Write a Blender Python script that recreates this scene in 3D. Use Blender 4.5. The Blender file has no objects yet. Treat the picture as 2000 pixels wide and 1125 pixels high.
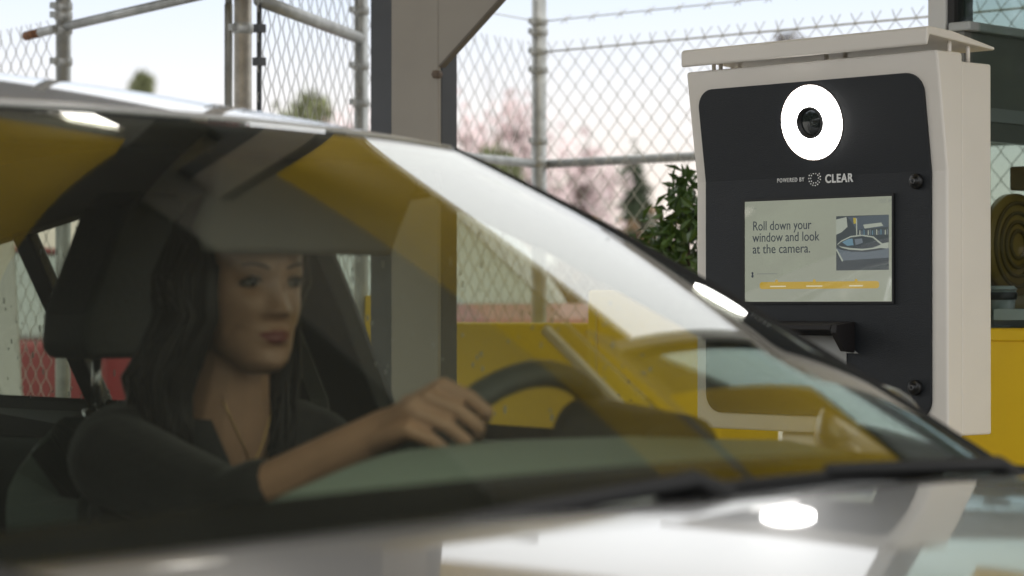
import bpy, bmesh, math, random
import numpy as np
from mathutils import Vector, Matrix
random.seed(7)
rng = np.random.default_rng(7)
SC = bpy.context.scene
COL = SC.collection

# ------------------------------------------------------------------ camera
TH = math.radians(43)
RV = np.array([math.cos(TH), math.sin(TH), 0.]); DV = np.array([-math.sin(TH), math.cos(TH), 0.])
CP = np.array([2.52, -1.83, 1.13]); FPX = 5000.
cam_d = bpy.data.cameras.new('camera'); cam = bpy.data.objects.new('camera', cam_d); COL.objects.link(cam)
cam.location = CP
cam.rotation_euler = (math.radians(90) + math.atan(37.5 / FPX), 0, TH)
cam_d.sensor_width = 36; cam_d.lens = 36 * FPX / 2000
cam_d.clip_start = 0.05; cam_d.clip_end = 2000
cam_d.dof.use_dof = True; cam_d.dof.focus_distance = 4.85; cam_d.dof.aperture_fstop = 4.5
SC.camera = cam
SC.view_settings.view_transform = 'Standard'; SC.view_settings.look = 'None'
SC.view_settings.exposure = 0.42; SC.view_settings.gamma = 1.0
SC.cycles.use_denoising = True
SC.cycles.max_bounces = 14; SC.cycles.transparent_max_bounces = 24; SC.cycles.glossy_bounces = 6
SC.cycles.caustics_reflective = False; SC.cycles.sample_clamp_indirect = 6

# ------------------------------------------------------------------ sky and sun
SUN_EL, SUN_AZ = math.radians(58), math.radians(150)   # azimuth clockwise from +y
w = bpy.data.worlds.new('World'); SC.world = w; w.use_nodes = True
nt = w.node_tree; nd = nt.nodes; lk = nt.links
bg = nd['Background']; bg.inputs['Strength'].default_value = 1.0
sky = nd.new('ShaderNodeTexSky'); sky.sky_type = 'NISHITA'; sky.sun_disc = False
sky.sun_elevation = SUN_EL; sky.sun_rotation = SUN_AZ; sky.dust_density = 3.0; sky.air_density = 1.2
tc = nd.new('ShaderNodeTexCoord'); sep = nd.new('ShaderNodeSeparateXYZ'); lk.new(tc.outputs['Generated'], sep.inputs[0])
ramp = nd.new('ShaderNodeValToRGB'); lk.new(sep.outputs['Z'], ramp.inputs[0])
cr = ramp.color_ramp
cr.elements[0].position = 0.0; cr.elements[0].color = (.95, .82, .74, 1)
cr.elements[1].position = 1.0; cr.elements[1].color = (1.45, 1.45, 1.42, 1)
for p, c in ((.05, (.97, .87, .80, 1)), (.085, (.87, .86, .88, 1)), (.13, (.69, .78, .93, 1)), (.24, (1.42, 1.42, 1.40, 1)), (.5, (1.55, 1.55, 1.5, 1))):
    e = cr.elements.new(p); e.color = c
scl = nd.new('ShaderNodeVectorMath'); scl.operation = 'SCALE'; scl.inputs['Scale'].default_value = .10
lk.new(sky.outputs[0], scl.inputs[0])
mx = nd.new('ShaderNodeMix'); mx.data_type = 'RGBA'; mx.inputs['Factor'].default_value = .82
lk.new(scl.outputs[0], mx.inputs['A']); lk.new(ramp.outputs[0], mx.inputs['B'])
lk.new(mx.outputs['Result'], bg.inputs['Color'])
sd = bpy.data.lights.new('sun', 'SUN'); sd.energy = .7; sd.angle = math.radians(14); sd.color = (1, .95, .88)
so = bpy.data.objects.new('sun', sd); COL.objects.link(so)
so.rotation_euler = Vector((-math.sin(SUN_AZ) * math.cos(SUN_EL), -math.cos(SUN_AZ) * math.cos(SUN_EL), -math.sin(SUN_EL))).to_track_quat('-Z', 'Y').to_euler()

# ------------------------------------------------------------------ helpers
def pix(x, y, d):
    return CP + DV * d + RV * ((x - 1000) / FPX * d) + np.array([0, 0, (600 - y) / FPX * d])
def d_on_y(px, Y): return (Y - CP[1]) / (DV[1] + RV[1] * (px - 1000) / FPX)
def pix_y(px, py, Y): return pix(px, py, d_on_y(px, Y))
def d_on_x(px, X): return (X - CP[0]) / (DV[0] + RV[0] * (px - 1000) / FPX)
def pix_x(px, py, X): return pix(px, py, d_on_x(px, X))

def mat(name, col, rough=.5, metal=0., coat=0., var=0., vscale=8., bump=0., bscale=60., emit=None, estr=1., spec=.5, sheen=0.):
    m = bpy.data.materials.new(name); m.use_nodes = True
    t = m.node_tree; b = t.nodes['Principled BSDF']
    b.inputs['Base Color'].default_value = (*col, 1); b.inputs['Roughness'].default_value = rough
    b.inputs['Metallic'].default_value = metal; b.inputs['Coat Weight'].default_value = coat
    b.inputs['Coat Roughness'].default_value = .03; b.inputs['Specular IOR Level'].default_value = spec
    if sheen: b.inputs['Sheen Weight'].default_value = sheen
    if var or bump:
        c = t.nodes.new('ShaderNodeTexCoord')
    if var:
        n = t.nodes.new('ShaderNodeTexNoise'); n.inputs['Scale'].default_value = vscale; n.inputs['Detail'].default_value = 6
        t.links.new(c.outputs['Object'], n.inputs['Vector'])
        r = t.nodes.new('ShaderNodeMapRange'); r.inputs['From Min'].default_value = .3; r.inputs['From Max'].default_value = .7
        r.inputs['To Min'].default_value = 1 - var; r.inputs['To Max'].default_value = 1 + var
        t.links.new(n.outputs['Fac'], r.inputs['Value'])
        v = t.nodes.new('ShaderNodeVectorMath'); v.operation = 'SCALE'; v.inputs[0].default_value = col
        t.links.new(r.outputs[0], v.inputs['Scale']); t.links.new(v.outputs[0], b.inputs['Base Color'])
    if bump:
        n2 = t.nodes.new('ShaderNodeTexNoise'); n2.inputs['Scale'].default_value = bscale; n2.inputs['Detail'].default_value = 5
        t.links.new(c.outputs['Object'], n2.inputs['Vector'])
        bp = t.nodes.new('ShaderNodeBump'); bp.inputs['Strength'].default_value = bump; bp.inputs['Distance'].default_value = .01
        t.links.new(n2.outputs['Fac'], bp.inputs['Height']); t.links.new(bp.outputs[0], b.inputs['Normal'])
    if emit:
        b.inputs['Emission Color'].default_value = (*emit, 1); b.inputs['Emission Strength'].default_value = estr
    return m

def glass(name, tint=(.9, .95, .92), rmul=1.0, rough=0.0, dust_veil=0.0):
    """thin pane: straight-through tint plus mirror reflection by angle"""
    m = bpy.data.materials.new(name); m.use_nodes = True
    t = m.node_tree; N = t.nodes; L = t.links
    for n in list(N):
        if n.type != 'OUTPUT_MATERIAL': N.remove(n)
    out = [n for n in N if n.type == 'OUTPUT_MATERIAL'][0]
    g = N.new('ShaderNodeNewGeometry')
    dt = N.new('ShaderNodeVectorMath'); dt.operation = 'DOT_PRODUCT'
    L.new(g.outputs['Incoming'], dt.inputs[0]); L.new(g.outputs['Normal'], dt.inputs[1])
    def math_(op, a, b=None):
        n = N.new('ShaderNodeMath'); n.operation = op
        if hasattr(a, 'links'): L.new(a, n.inputs[0])
        else: n.inputs[0].default_value = a
        if b is not None:
            if hasattr(b, 'links'): L.new(b, n.inputs[1])
            else: n.inputs[1].default_value = b
        return n.outputs[0]
    c = math_('ABSOLUTE', dt.outputs['Value'])
    f = math_('POWER', math_('SUBTRACT', 1.0, c), 5.0)
    f = math_('ADD', math_('MULTIPLY', f, .96 * rmul), .04 * rmul)
    f = math_('MINIMUM', f, 1.0)
    tr = N.new('ShaderNodeBsdfTransparent'); tr.inputs['Color'].default_value = (*tint, 1)
    gl = N.new('ShaderNodeBsdfGlossy'); gl.inputs['Roughness'].default_value = rough
    mxs = N.new('ShaderNodeMixShader'); L.new(f, mxs.inputs[0]); L.new(tr.outputs[0], mxs.inputs[1]); L.new(gl.outputs[0], mxs.inputs[2])
    last = mxs.outputs[0]
    if dust_veil:
        df = N.new('ShaderNodeBsdfDiffuse'); df.inputs['Color'].default_value = (.62, .64, .58, 1)  # dust layer that also stands in for the milky reflected veil
        cc = N.new('ShaderNodeTexCoord'); nz = N.new('ShaderNodeTexNoise'); nz.inputs['Scale'].default_value = 5; nz.inputs['Detail'].default_value = 8; L.new(cc.outputs['Object'], nz.inputs['Vector'])
        sp_ = N.new('ShaderNodeTexNoise'); sp_.inputs['Scale'].default_value = 190; L.new(cc.outputs['Object'], sp_.inputs['Vector'])
        speck = math_('MULTIPLY', math_('GREATER_THAN', sp_.outputs['Fac'], .75), .05)
        m2 = N.new('ShaderNodeMixShader'); L.new(math_('ADD', math_('MULTIPLY', nz.outputs['Fac'], dust_veil * 2), speck), m2.inputs[0]); L.new(last, m2.inputs[1]); L.new(df.outputs[0], m2.inputs[2]); last = m2.outputs[0]
    L.new(last, out.inputs['Surface'])
    return m

ORIG = {}
def thing(name, label, cat, loc=(0, 0, 0), group=None):
    o = bpy.data.objects.new(name, None); COL.objects.link(o); o.location = loc
    o.empty_display_size = .1
    o['label'] = label; o['category'] = cat
    if group: o['group'] = group
    ORIG[o.name] = np.array(loc, float); return o
def tag(o, label, cat, group=None):
    o['label'] = label; o['category'] = cat
    if group: o['group'] = group
    return o

class MB:
    def __init__(s): s.v = []; s.f = []; s.sm = []
    def add(s, vs, fs, smooth=False):
        b = len(s.v); s.v += [tuple(map(float, v)) for v in vs]
        s.f += [tuple(i + b for i in f) for f in fs]; s.sm += [smooth] * len(fs); return s
    def box(s, lo, hi, M=None):
        x0, y0, z0 = lo; x1, y1, z1 = hi
        vs = [(x0, y0, z0), (x1, y0, z0), (x1, y1, z0), (x0, y1, z0), (x0, y0, z1), (x1, y0, z1), (x1, y1, z1), (x0, y1, z1)]
        if M is not None: vs = [tuple(M @ Vector(v)) for v in vs]
        return s.add(vs, [(0, 3, 2, 1), (4, 5, 6, 7), (0, 1, 5, 4), (1, 2, 6, 5), (2, 3, 7, 6), (3, 0, 4, 7)])
    def tube(s, pts, r, n=10, cap=True, flat=None):
        pts = [np.array(p, float) for p in pts]
        rs = r if hasattr(r, '__len__') else [r] * len(pts)
        t0 = pts[1] - pts[0]; t0 /= np.linalg.norm(t0)
        up = np.array([0, 0, 1.]) if abs(t0[2]) < .9 else np.array([1., 0, 0])
        a = np.cross(t0, up); a /= np.linalg.norm(a)
        vs = []; fs = []
        for i, p in enumerate(pts):
            if i == 0: t = pts[1] - pts[0]
            elif i == len(pts) - 1: t = pts[-1] - pts[-2]
            else: t = pts[i + 1] - pts[i - 1]
            t = t / (np.linalg.norm(t) + 1e-12)
            a = a - t * (a @ t); a /= np.linalg.norm(a); b = np.cross(t, a)
            for k in range(n):
                q = 2 * math.pi * k / n
                vs.append(p + rs[i] * (math.cos(q) * a + math.sin(q) * b * (flat or 1)))
        for i in range(len(pts) - 1):
            for k in range(n):
                k2 = (k + 1) % n
                fs.append((i * n + k, i * n + k2, (i + 1) * n + k2, (i + 1) * n + k))
        if cap:
            fs.append(tuple(range(n - 1, -1, -1))); fs.append(tuple((len(pts) - 1) * n + k for k in range(n)))
        return s.add(vs, fs, True)
    def capsule(s, p0, p1, r0, r1, n=14, m=5):
        p0 = np.array(p0, float); p1 = np.array(p1, float); t = p1 - p0; t = t / (np.linalg.norm(t) + 1e-9)
        pts = []; rs = []
        for i in range(m + 1):
            q = math.pi / 2 * i / m; pts.append(p0 - t * r0 * math.cos(q)); rs.append(max(r0 * math.sin(q), r0 * .03))
        for i in range(m + 1):
            q = math.pi / 2 * i / m; pts.append(p1 + t * r1 * math.sin(q)); rs.append(max(r1 * math.cos(q), r1 * .03))
        return s.tube(pts, rs, n)
    def ellip(s, c, r, n=20, m=12, M=None):
        vs = []; fs = []
        for i in range(m + 1):
            a = math.pi * i / m
            for k in range(n):
                q = 2 * math.pi * k / n
                v = Vector((max(math.sin(a), .01) * math.cos(q) * r[0], max(math.sin(a), .01) * math.sin(q) * r[1], math.cos(a) * r[2]))
                if M is not None: v = M @ v
                vs.append(np.array(v) + np.array(c))
        for i in range(m):
            for k in range(n):
                fs.append((i * n + k, (i + 1) * n + k, (i + 1) * n + (k + 1) % n, i * n + (k + 1) % n))
        fs.append(tuple(range(n))); fs.append(tuple(m * n + k for k in range(n - 1, -1, -1)))
        return s.add(vs, fs, True)
    def grid(s, fn, nu, nv, thick=0, smooth=True):
        P = np.array([[fn(-1 + 2 * i / nu, j / nv) for j in range(nv + 1)] for i in range(nu + 1)], float)
        idx = lambda i, j: i * (nv + 1) + j
        fs = [(idx(i, j), idx(i + 1, j), idx(i + 1, j + 1), idx(i, j + 1)) for i in range(nu) for j in range(nv)]
        vs = P.reshape(-1, 3)
        if thick:
            du = np.gradient(P, axis=0); dv = np.gradient(P, axis=1); nn = np.cross(du, dv)
            nn /= np.linalg.norm(nn, axis=2, keepdims=True) + 1e-12
            Q = (P - nn * thick).reshape(-1, 3); o = len(vs)
            fs2 = [tuple(reversed([a + o for a in f])) for f in fs]
            ed = [idx(i, 0) for i in range(nu + 1)] + [idx(nu, j) for j in range(1, nv + 1)] + [idx(i, nv) for i in range(nu - 1, -1, -1)] + [idx(0, j) for j in range(nv - 1, 0, -1)]
            sd_ = [(ed[(k + 1) % len(ed)], ed[k], ed[k] + o, ed[(k + 1) % len(ed)] + o) for k in range(len(ed))]
            s.add(list(vs) + list(Q), fs + fs2, smooth); s.f += []; b = len(s.v) - 2 * o
            s.f += [tuple(i + b for i in f) for f in sd_]; s.sm += [False] * len(sd_)
            return s
        return s.add(vs, fs, smooth)
    def prism(s, poly, axis, a, b):
        """extrude 2D poly along axis ('y': poly=(x,z))"""
        n = len(poly)
        def p3(p, h): return {'y': (p[0], h, p[1]), 'x': (h, p[0], p[1]), 'z': (p[0], p[1], h)}[axis]
        vs = [p3(p, a) for p in poly] + [p3(p, b) for p in poly]
        return s.add(vs, [tuple(range(n)), tuple(range(2 * n - 1, n - 1, -1))] + [(i, i + n, (i + 1) % n + n, (i + 1) % n) for i in range(n)])
    def lathe(s, c, prof, n=40, axis='z'):
        vs = []; fs = []
        for (r, h) in prof:
            for k in range(n):
                q = 2 * math.pi * k / n; x, y = r * math.cos(q), r * math.sin(q)
                v = {'z': (x, y, h), 'y': (x, h, y), 'x': (h, x, y)}[axis]
                vs.append(np.array(v) + np.array(c))
        for i in range(len(prof) - 1):
            for k in range(n):
                fs.append((i * n + k, i * n + (k + 1) % n, (i + 1) * n + (k + 1) % n, (i + 1) * n + k))
        return s.add(vs, fs, True)
    def build(s, name, m, parent=None, bevel=0, seg=2, fix=True, root=None, mods=None, autosmooth=True):
        o0 = np.zeros(3)
        r = parent
        while r is not None and r.parent is not None: r = r.parent
        if r is not None: o0 = ORIG.get(r.name, np.array(r.location))
        me = bpy.data.meshes.new(name)
        me.from_pydata([tuple(np.array(v) - o0) for v in s.v], [], s.f)
        me.polygons.foreach_set('use_smooth', s.sm)
        if fix:
            bm = bmesh.new(); bm.from_mesh(me); bmesh.ops.recalc_face_normals(bm, faces=bm.faces); bm.to_mesh(me); bm.free()
        me.materials.append(m); me.update()
        o = bpy.data.objects.new(name, me); COL.objects.link(o)
        if parent is not None: o.parent = parent
        if bevel:
            b = o.modifiers.new('bevel', 'BEVEL'); b.width = bevel; b.segments = seg; b.limit_method = 'ANGLE'; b.angle_limit = math.radians(35)
            b.harden_normals = False
        return o
def struct(o): o['kind'] = 'structure'; return o

def rrect(x0, z0, x1, z1, r, n=8):
    rs = r if hasattr(r, '__len__') else (r,) * 4   # bl, br, tr, tl
    pts = []
    for (cx, cz, rr, a0) in ((x0, z0, rs[0], 180), (x1, z0, rs[1], 270), (x1, z1, rs[2], 0), (x0, z1, rs[3], 90)):
        sx = 1 if cx == x0 else -1; sz = 1 if cz == z0 else -1
        for k in range(n + 1):
            a = math.radians(a0 + 90 * k / n)
            pts.append((cx + sx * rr + rr * math.cos(a), cz + sz * rr + rr * math.sin(a)))
    return pts

def lettering(txt, size, origin, m, parent, align='LEFT', name='lettering', fat=0.0, space=1.0, depth=.0006, rx=90, width=None):
    c = bpy.data.curves.new('t', 'FONT'); c.body = txt; c.size = size; c.align_x = align; c.offset = fat
    c.space_character = space; c.extrude = depth; c.resolution_u = 4
    t = bpy.data.objects.new('t', c); COL.objects.link(t)
    dg = bpy.context.evaluated_depsgraph_get(); me = bpy.data.meshes.new_from_object(t.evaluated_get(dg))
    bpy.data.objects.remove(t)
    me.name = name
    if width:
        xs = [v.co.x for v in me.vertices]; k = width / (max(xs) - min(xs))
        for v in me.vertices: v.co.x *= k
    o0 = ORIG[parent.name] if parent.name in ORIG else np.zeros(3)
    r = parent
    while r.parent is not None: r = r.parent
    o0 = ORIG[r.name]
    me.transform(Matrix.Translation(Vector(np.array(origin) - o0)) @ Matrix.Rotation(math.radians(rx), 4, 'X'))
    me.materials.clear(); me.materials.append(m)
    o = bpy.data.objects.new(name, me); COL.objects.link(o); o.parent = parent
    return o

# ------------------------------------------------------------------ materials
asphalt = mat('asphalt', (.11, .11, .108), .9, var=.25, vscale=3, bump=.4, bscale=90)
concrete = mat('concrete', (.36, .35, .33), .85, var=.15, vscale=4, bump=.2)
galv = mat('galvanised_steel', (.42, .43, .42), .45, .55, var=.2, vscale=25)
wire_m = mat('fence_wire', (.60, .59, .54), .5, .2)
rust = mat('rusty_steel', (.22, .10, .05), .85, var=.4, vscale=60)
taupe = mat('taupe_paint', (.36, .33, .285), .55, var=.05, vscale=6)
darkgrey = mat('dark_grey_steel', (.085, .09, .10), .5, var=.1, vscale=9)
yellow = mat('yellow_paint', (.90, .60, .008), .40, var=.07, vscale=3, bump=.05, bscale=30)
yellow2 = mat('yellow_scuffed_paint', (.92, .62, .008), .38, var=.10, vscale=7, bump=.08, bscale=40)
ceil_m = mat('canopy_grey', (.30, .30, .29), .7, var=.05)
beam_dark = mat('dark_beam', (.03, .03, .03), .6)
white_hous = mat('kiosk_white', (.83, .785, .715), .38, var=.035, vscale=5, bump=.03, bscale=400)
blackplate = mat('kiosk_black', (.010, .0125, .0155), .45, spec=.4, bump=.25, bscale=900)
blackplastic = mat('black_plastic', (.012, .012, .012), .45)
rubber = mat('black_rubber', (.01, .01, .01), .7)
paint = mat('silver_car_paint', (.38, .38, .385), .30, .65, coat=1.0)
frit_m = mat('black_ceramic_frit', (.008, .008, .008), .25)
trim_d = mat('dark_interior_trim', (.020, .022, .020), .7, bump=.1, bscale=300)
dash_m = mat('dashboard_grey', (.20, .25, .22), .75, bump=.15, bscale=400)
head_m = mat('headliner_cloth', (.22, .21, .19), .95, bump=.1, bscale=300)
seat_m = mat('seat_leather', (.028, .034, .031), .5, bump=.15, bscale=120)
seat_side = mat('seat_leather_lit', (.15, .19, .17), .45, bump=.15, bscale=120)  # lighter than the seat centre: light on the bolsters put into the colour
chrome = mat('chrome', (.6, .6, .6), .2, 1.0)
wheel_m = mat('steering_wheel_leather', (.045, .055, .052), .5, bump=.1, bscale=200)
belt_m = mat('seat_belt', (.20, .20, .165), .8)
ws_glass = glass('windshield_glass', (.875, .89, .83), 1.1, dust_veil=.006)
dimming_glass = glass('dimming_glass', (.36, .37, .36))  # near-side panes darkened, out of view, to dim light on the driver
side_glass = glass('side_window_glass', (.925, .945, .91))
booth_glass = glass('booth_glass', (.80, .85, .83))

# ------------------------------------------------------------------ ground
g = MB(); g.box((-150, -150, -.5), (150, 150, 0)); struct(g.build('ground', concrete))
g = MB(); g.box((-7, 1.45, 0.0), (7, 3.2, .13)); struct(g.build('pavement', concrete, bevel=.015))

# ------------------------------------------------------------------ canopy (over the lane, out of frame but mirrored in the glass)
CZ = 3.4
canopy = thing('canopy', 'grey drive-through canopy with yellow fascia above the lane, seen mirrored in the windshield', 'canopy', (0, 0, CZ))
b = MB(); b.box((-6.0, 1.98, CZ), (3.4, 3.16, CZ + .25)); b.build('soffit', ceil_m, canopy)
b = MB(); b.box((-6.0, -1.3, CZ + .03), (3.4, 1.978, CZ + .25)); b.build('ceiling', mat('darkened_ceiling', (.055, .053, .048), .7, var=.1), canopy)  # inner ceiling darkened, unseen, to weaken the veil mirrored over the cabin
b = MB(); b.box((-2.36, 3.05, 2.76), (3.4, 3.15, CZ - .003)); b.build('fascia', yellow, canopy)
b = MB(); b.box((-6.0, 3.05, 2.50), (-2.365, 3.15, CZ - .003)); b.build('added_sky_mask', darkgrey, canopy)  # added out of view to block the sky reflected at the windshield top
def cs(x, y): return (.5 + (x - .5) * 1.29, y * 1.29)
b = MB(); b.prism([cs(-1.57, 1.86), cs(-.2, .64), cs(-.2, -.7), cs(-1.57, -.7)], 'z', CZ - .06, CZ + .028); b.build('yellow_panel', yellow, canopy)
b = MB(); b.prism([cs(-2.5, 2.75), cs(-2.40, 2.86), cs(.05, .45), cs(.05, .18), cs(-1.52, 1.84)], 'z', CZ - .10, CZ - .005); b.build('beam', beam_dark, canopy)

lamp_em = mat('lamp_lens', (.9, .9, .9), .4, emit=(1, .96, .88), estr=7)
LX, LY = cs(-1.83, 1.88)
lt = thing('ceiling_light', 'lit white canopy ceiling light mirrored at the top of the windshield', 'light', (LX, LY, CZ))
b = MB(); b.box((LX - .16, LY - .11, CZ - .06), (LX + .16, LY + .11, CZ - .003)); b.build('housing', white_hous, lt, bevel=.01)
b = MB(); b.box((LX - .14, LY - .09, CZ - .068), (LX + .14, LY + .09, CZ - .0605)); b.build('diffuser', lamp_em, lt)

# column with haunch bracket
cx = pix(816, 0, 6.0); CX, CY = cx[0], cx[1]
col = thing('canopy_column', 'taupe clad steel column with dark flanges and a gusset bracket behind the car', 'column', (CX, CY, 0))
b = MB(); b.box((CX - .0775, CY - .012, .13), (CX + .0775, CY, CZ - .004)); b.build('cladding', taupe, col, bevel=.003)
b = MB(); b.box((CX - .163, CY + .002, .13), (CX + .076, CY + .055, CZ - .004)); b.build('post', darkgrey, col, bevel=.003)
b = MB(); b.box((CX - .2, CY - .12, .13), (CX + .2, CY + .16, .15)); b.build('base_plate', galv, col, bevel=.003)
zg = pix(868, 132, 6.0)[2]
b = MB(); x0 = CX + .0785; b.prism([(x0, zg), (x0 + .36, zg + .262), (x0 + .36, zg + .33), (x0, zg + .33)], 'y', CY - .010, CY + .006)
gus = b.build('gusset', taupe, col)
b = MB()
def strip(p, q, wd, yc, hh):
    p = np.array(p); q = np.array(q); t = (q - p) / np.linalg.norm(q - p); n = np.array([t[1], -t[0]])
    poly = [p + n * 0.001, q + n * .001, q + n * wd, p + n * wd]
    return poly
b.prism(strip((x0, zg), (x0 + .36, zg + .262), .006, 0, 0), 'y', CY - .011, CY + .008); b.build('gusset_flange', mat('gusset_edge', (.16, .14, .115), .6), col)
b = MB(); b.lathe((x0 + .004, CY - .028, zg - .022), [(0.001, 0), (.010, 0), (.010, .018), (.001, .018)], 6, 'y'); b.build('bolt', mat('bolt_brown', (.16, .12, .09), .7), col)

# ------------------------------------------------------------------ fences
def chain_link(A, B, z0, z1, wpx=.066, hpx=.074, r=.0016, spikes=True):
    A = np.array(A[:2], float); B = np.array(B[:2], float); Ln = np.linalg.norm(B - A); t = (B - A) / Ln; nrm = np.array([-t[1], t[0]])
    n = int(Ln / (wpx / 2)); m = int((z1 - z0) / (hpx / 2)); mb = MB(); V = []; F = []
    for i in range(n + 1):
        s0 = i * wpx / 2
        pts = []
        for j in range(m + 1):
            sgn = 1 if (i + j) % 2 else -1
            s = s0 + sgn * wpx / 4
            off = .0022 * sgn
            p = A + t * s + nrm * off
            pts.append((p[0], p[1], z1 - j * hpx / 2))
        if spikes:
            q = A + t * (s0 + random.uniform(-.006, .006)); pts = [(q[0] + nrm[0] * .008, q[1] + nrm[1] * .008, z1 + .03)] + pts
        base = len(V)
        for p in pts:
            for k in range(3):
                a = 2.094 * k
                V.append((p[0] + r * math.cos(a) * t[0] + r * math.sin(a) * nrm[0], p[1] + r * math.cos(a) * t[1] + r * math.sin(a) * nrm[1], p[2]))
        for j in range(len(pts) - 1):
            for k in range(3):
                F.append((base + 3 * j + k, base + 3 * j + (k + 1) % 3, base + 3 * j + 3 + (k + 1) % 3, base + 3 * j + 3 + k))
    mb.add(V, F, True); return mb

P0 = pix(1053, 0, 7.8)                       # corner post
FY = P0[1]; ZT = pix(1075, 102, 7.8)[2]; ZM = pix(1070, 320, 7.8)[2]
fence = thing('chain_link_fence', 'long chain-link fence with barbed wire behind the white kiosk', 'fence', (P0[0], FY, 0))
E1 = (P0[0] + 6.5, FY)
chain_link((P0[0], FY), E1, .1, ZT).build('mesh_panel', wire_m, fence, fix=False)
b = MB(); b.tube([(P0[0], FY + .02, ZM), (E1[0], FY + .02, ZM)], .014, 10); b.build('rail', galv, fence)
b = MB(); b.tube([(P0[0], FY, ZT), (E1[0], FY, ZT)], .0032, 6); b.build('tension_wire', wire_m, fence)
b = MB()
zb = pix(1075, 42, 7.8)[2]
for xb in np.arange(0, 6.4, .11):
    for s_ in (-1, 1):
        a0 = (P0[0] + xb, FY, zb); b.tube([(a0[0] - .012, FY - .01 * s_, zb - .013 * s_), (a0[0] + .012, FY + .01 * s_, zb + .013 * s_)], .0013, 4)
b.tube([(P0[0], FY, zb), (E1[0], FY, zb)], .002, 5); b.build('barbed_wire', wire_m, fence)
def fence_post(parent, x, y, r, z1, collars, name='post', m=galv, coll_r=1.2):
    b = MB(); b.tube([(x, y, 0), (x, y, z1)], r, 16); p = b.build(name, m, parent)
    for zc in collars:
        c = MB(); c.lathe((x, y, zc), [(r * 1.0, -.014), (r * coll_r, -.008), (r * coll_r, .008), (r * 1.0, .014)], 16)
        c.box((x - .006, y - r * coll_r - .016, zc - .008), (x + .006, y - r * .9, zc + .008)); c.build('clamp', galv, p)
    return p
zz = lambda py, d: pix(0, py, d)[2]
fence_post(fence, P0[0], FY, .0225, 2.35, [zz(v, 7.8) for v in (42, 62, 100, 136, 275, 318)])
for k in (2.6, 5.2): fence_post(fence, P0[0] + k, FY + .03, .02, 2.1, [])

# return section from the corner post toward the lane
P1 = pix(889, 0, 7.37); P2 = pix(705, 0, 7.0); P3 = pix(474, 0, 6.2)
rf = thing('return_fence', 'short chain-link return fence running from the corner post to behind the column', 'fence', (P1[0], P1[1], 0))
dd = (P0[:2] - P2[:2]) / np.linalg.norm(P0[:2] - P2[:2])
S0 = P0[:2] - dd * .04
chain_link(P2, S0, .1, ZT + .0).build('mesh_panel', wire_m, rf, fix=False)
b = MB(); b.tube([(P2[0], P2[1], ZM), (S0[0], S0[1], ZM)], .014, 10); b.build('rail', galv, rf)
b = MB(); b.tube([(P2[0], P2[1], zb), (S0[0], S0[1], zb)], .002, 5); b.build('barbed_wire', wire_m, rf)

gate = thing('chain_link_gate', 'open chain-link gate leaf left of the taupe column', 'gate', (P2[0], P2[1], 0))
G3 = pix(506, 0, 6.3)
chain_link(G3, P2, .1, zz(-45, 6.3), r=.0016).build('mesh_panel', wire_m, gate, fix=False)
b = MB(); b.tube([(G3[0], G3[1], zz(0, 6.3)), (P2[0], P2[1], zz(75, 7.0))], .0165, 12); b.build('top_rail', galv, gate)
fence_post(gate, P2[0], P2[1], .019, 2.3, [zz(v, 7) for v in (20, 128, 200)])
b = MB(); pts = [(G3[0], G3[1], .1), (G3[0], G3[1], zz(10, 6.3))]; b.tube(pts, .0065, 8)
for v in (55, 120, 240): b.box((G3[0] - .012, G3[1] - .012, zz(v, 6.3) - .01), (G3[0] + .012, G3[1] + .012, zz(v, 6.3) + .01))
b.build('tension_bar', darkgrey, gate)

gp = thing('gate_post', 'thick galvanised gate post with rust-streaked side above the car roof', 'post', (P3[0], P3[1], 0))
warm = mat('weathered_steel', (.43, .40, .35), .5, .45, var=.25, vscale=30)
fence_post(gp, P3[0], P3[1], .0215, 2.4, [zz(55, 6.2)], m=warm)
P3b = pix(446, 0, 6.3)
b = MB(); b.tube([(P3b[0], P3b[1], 0), (P3b[0], P3b[1], zz(8, 6.3))], .0105, 12); b.tube([(P3b[0], P3b[1], zz(8, 6.3)), (P3b[0], P3b[1], zz(-80, 6.3))], .009, 12)
b.build('side_pipe', galv, gp)

# left fence with rusty top rail
P4 = pix(123, 0, 6.8)
lf = thing('left_fence', 'chain-link fence with white slats left of the gate opening and a rusty rail end', 'fence', (P4[0], P4[1], 0))
lw = pix(-420, 0, 8.6)
chain_link(pix(95, 0, 6.9), lw, .1, zz(62, 6.9), r=.0016).build('mesh_panel', wire_m, lf, fix=False)
fence_post(lf, P4[0], P4[1], .0205, 2.3, [zz(v, 6.8) for v in (12, 30, 58, 120)])
rA = pix(78, 63, 6.9); rB = pix(470, -28, 6.1); rC = pix(50, 70, 6.96)
b = MB(); b.tube([rA, rB], .0125, 12); b.build('rail', galv, lf)
b = MB(); b.tube([rC, rA], .0128, 12); b.build('rail_end', rust, lf)
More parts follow.
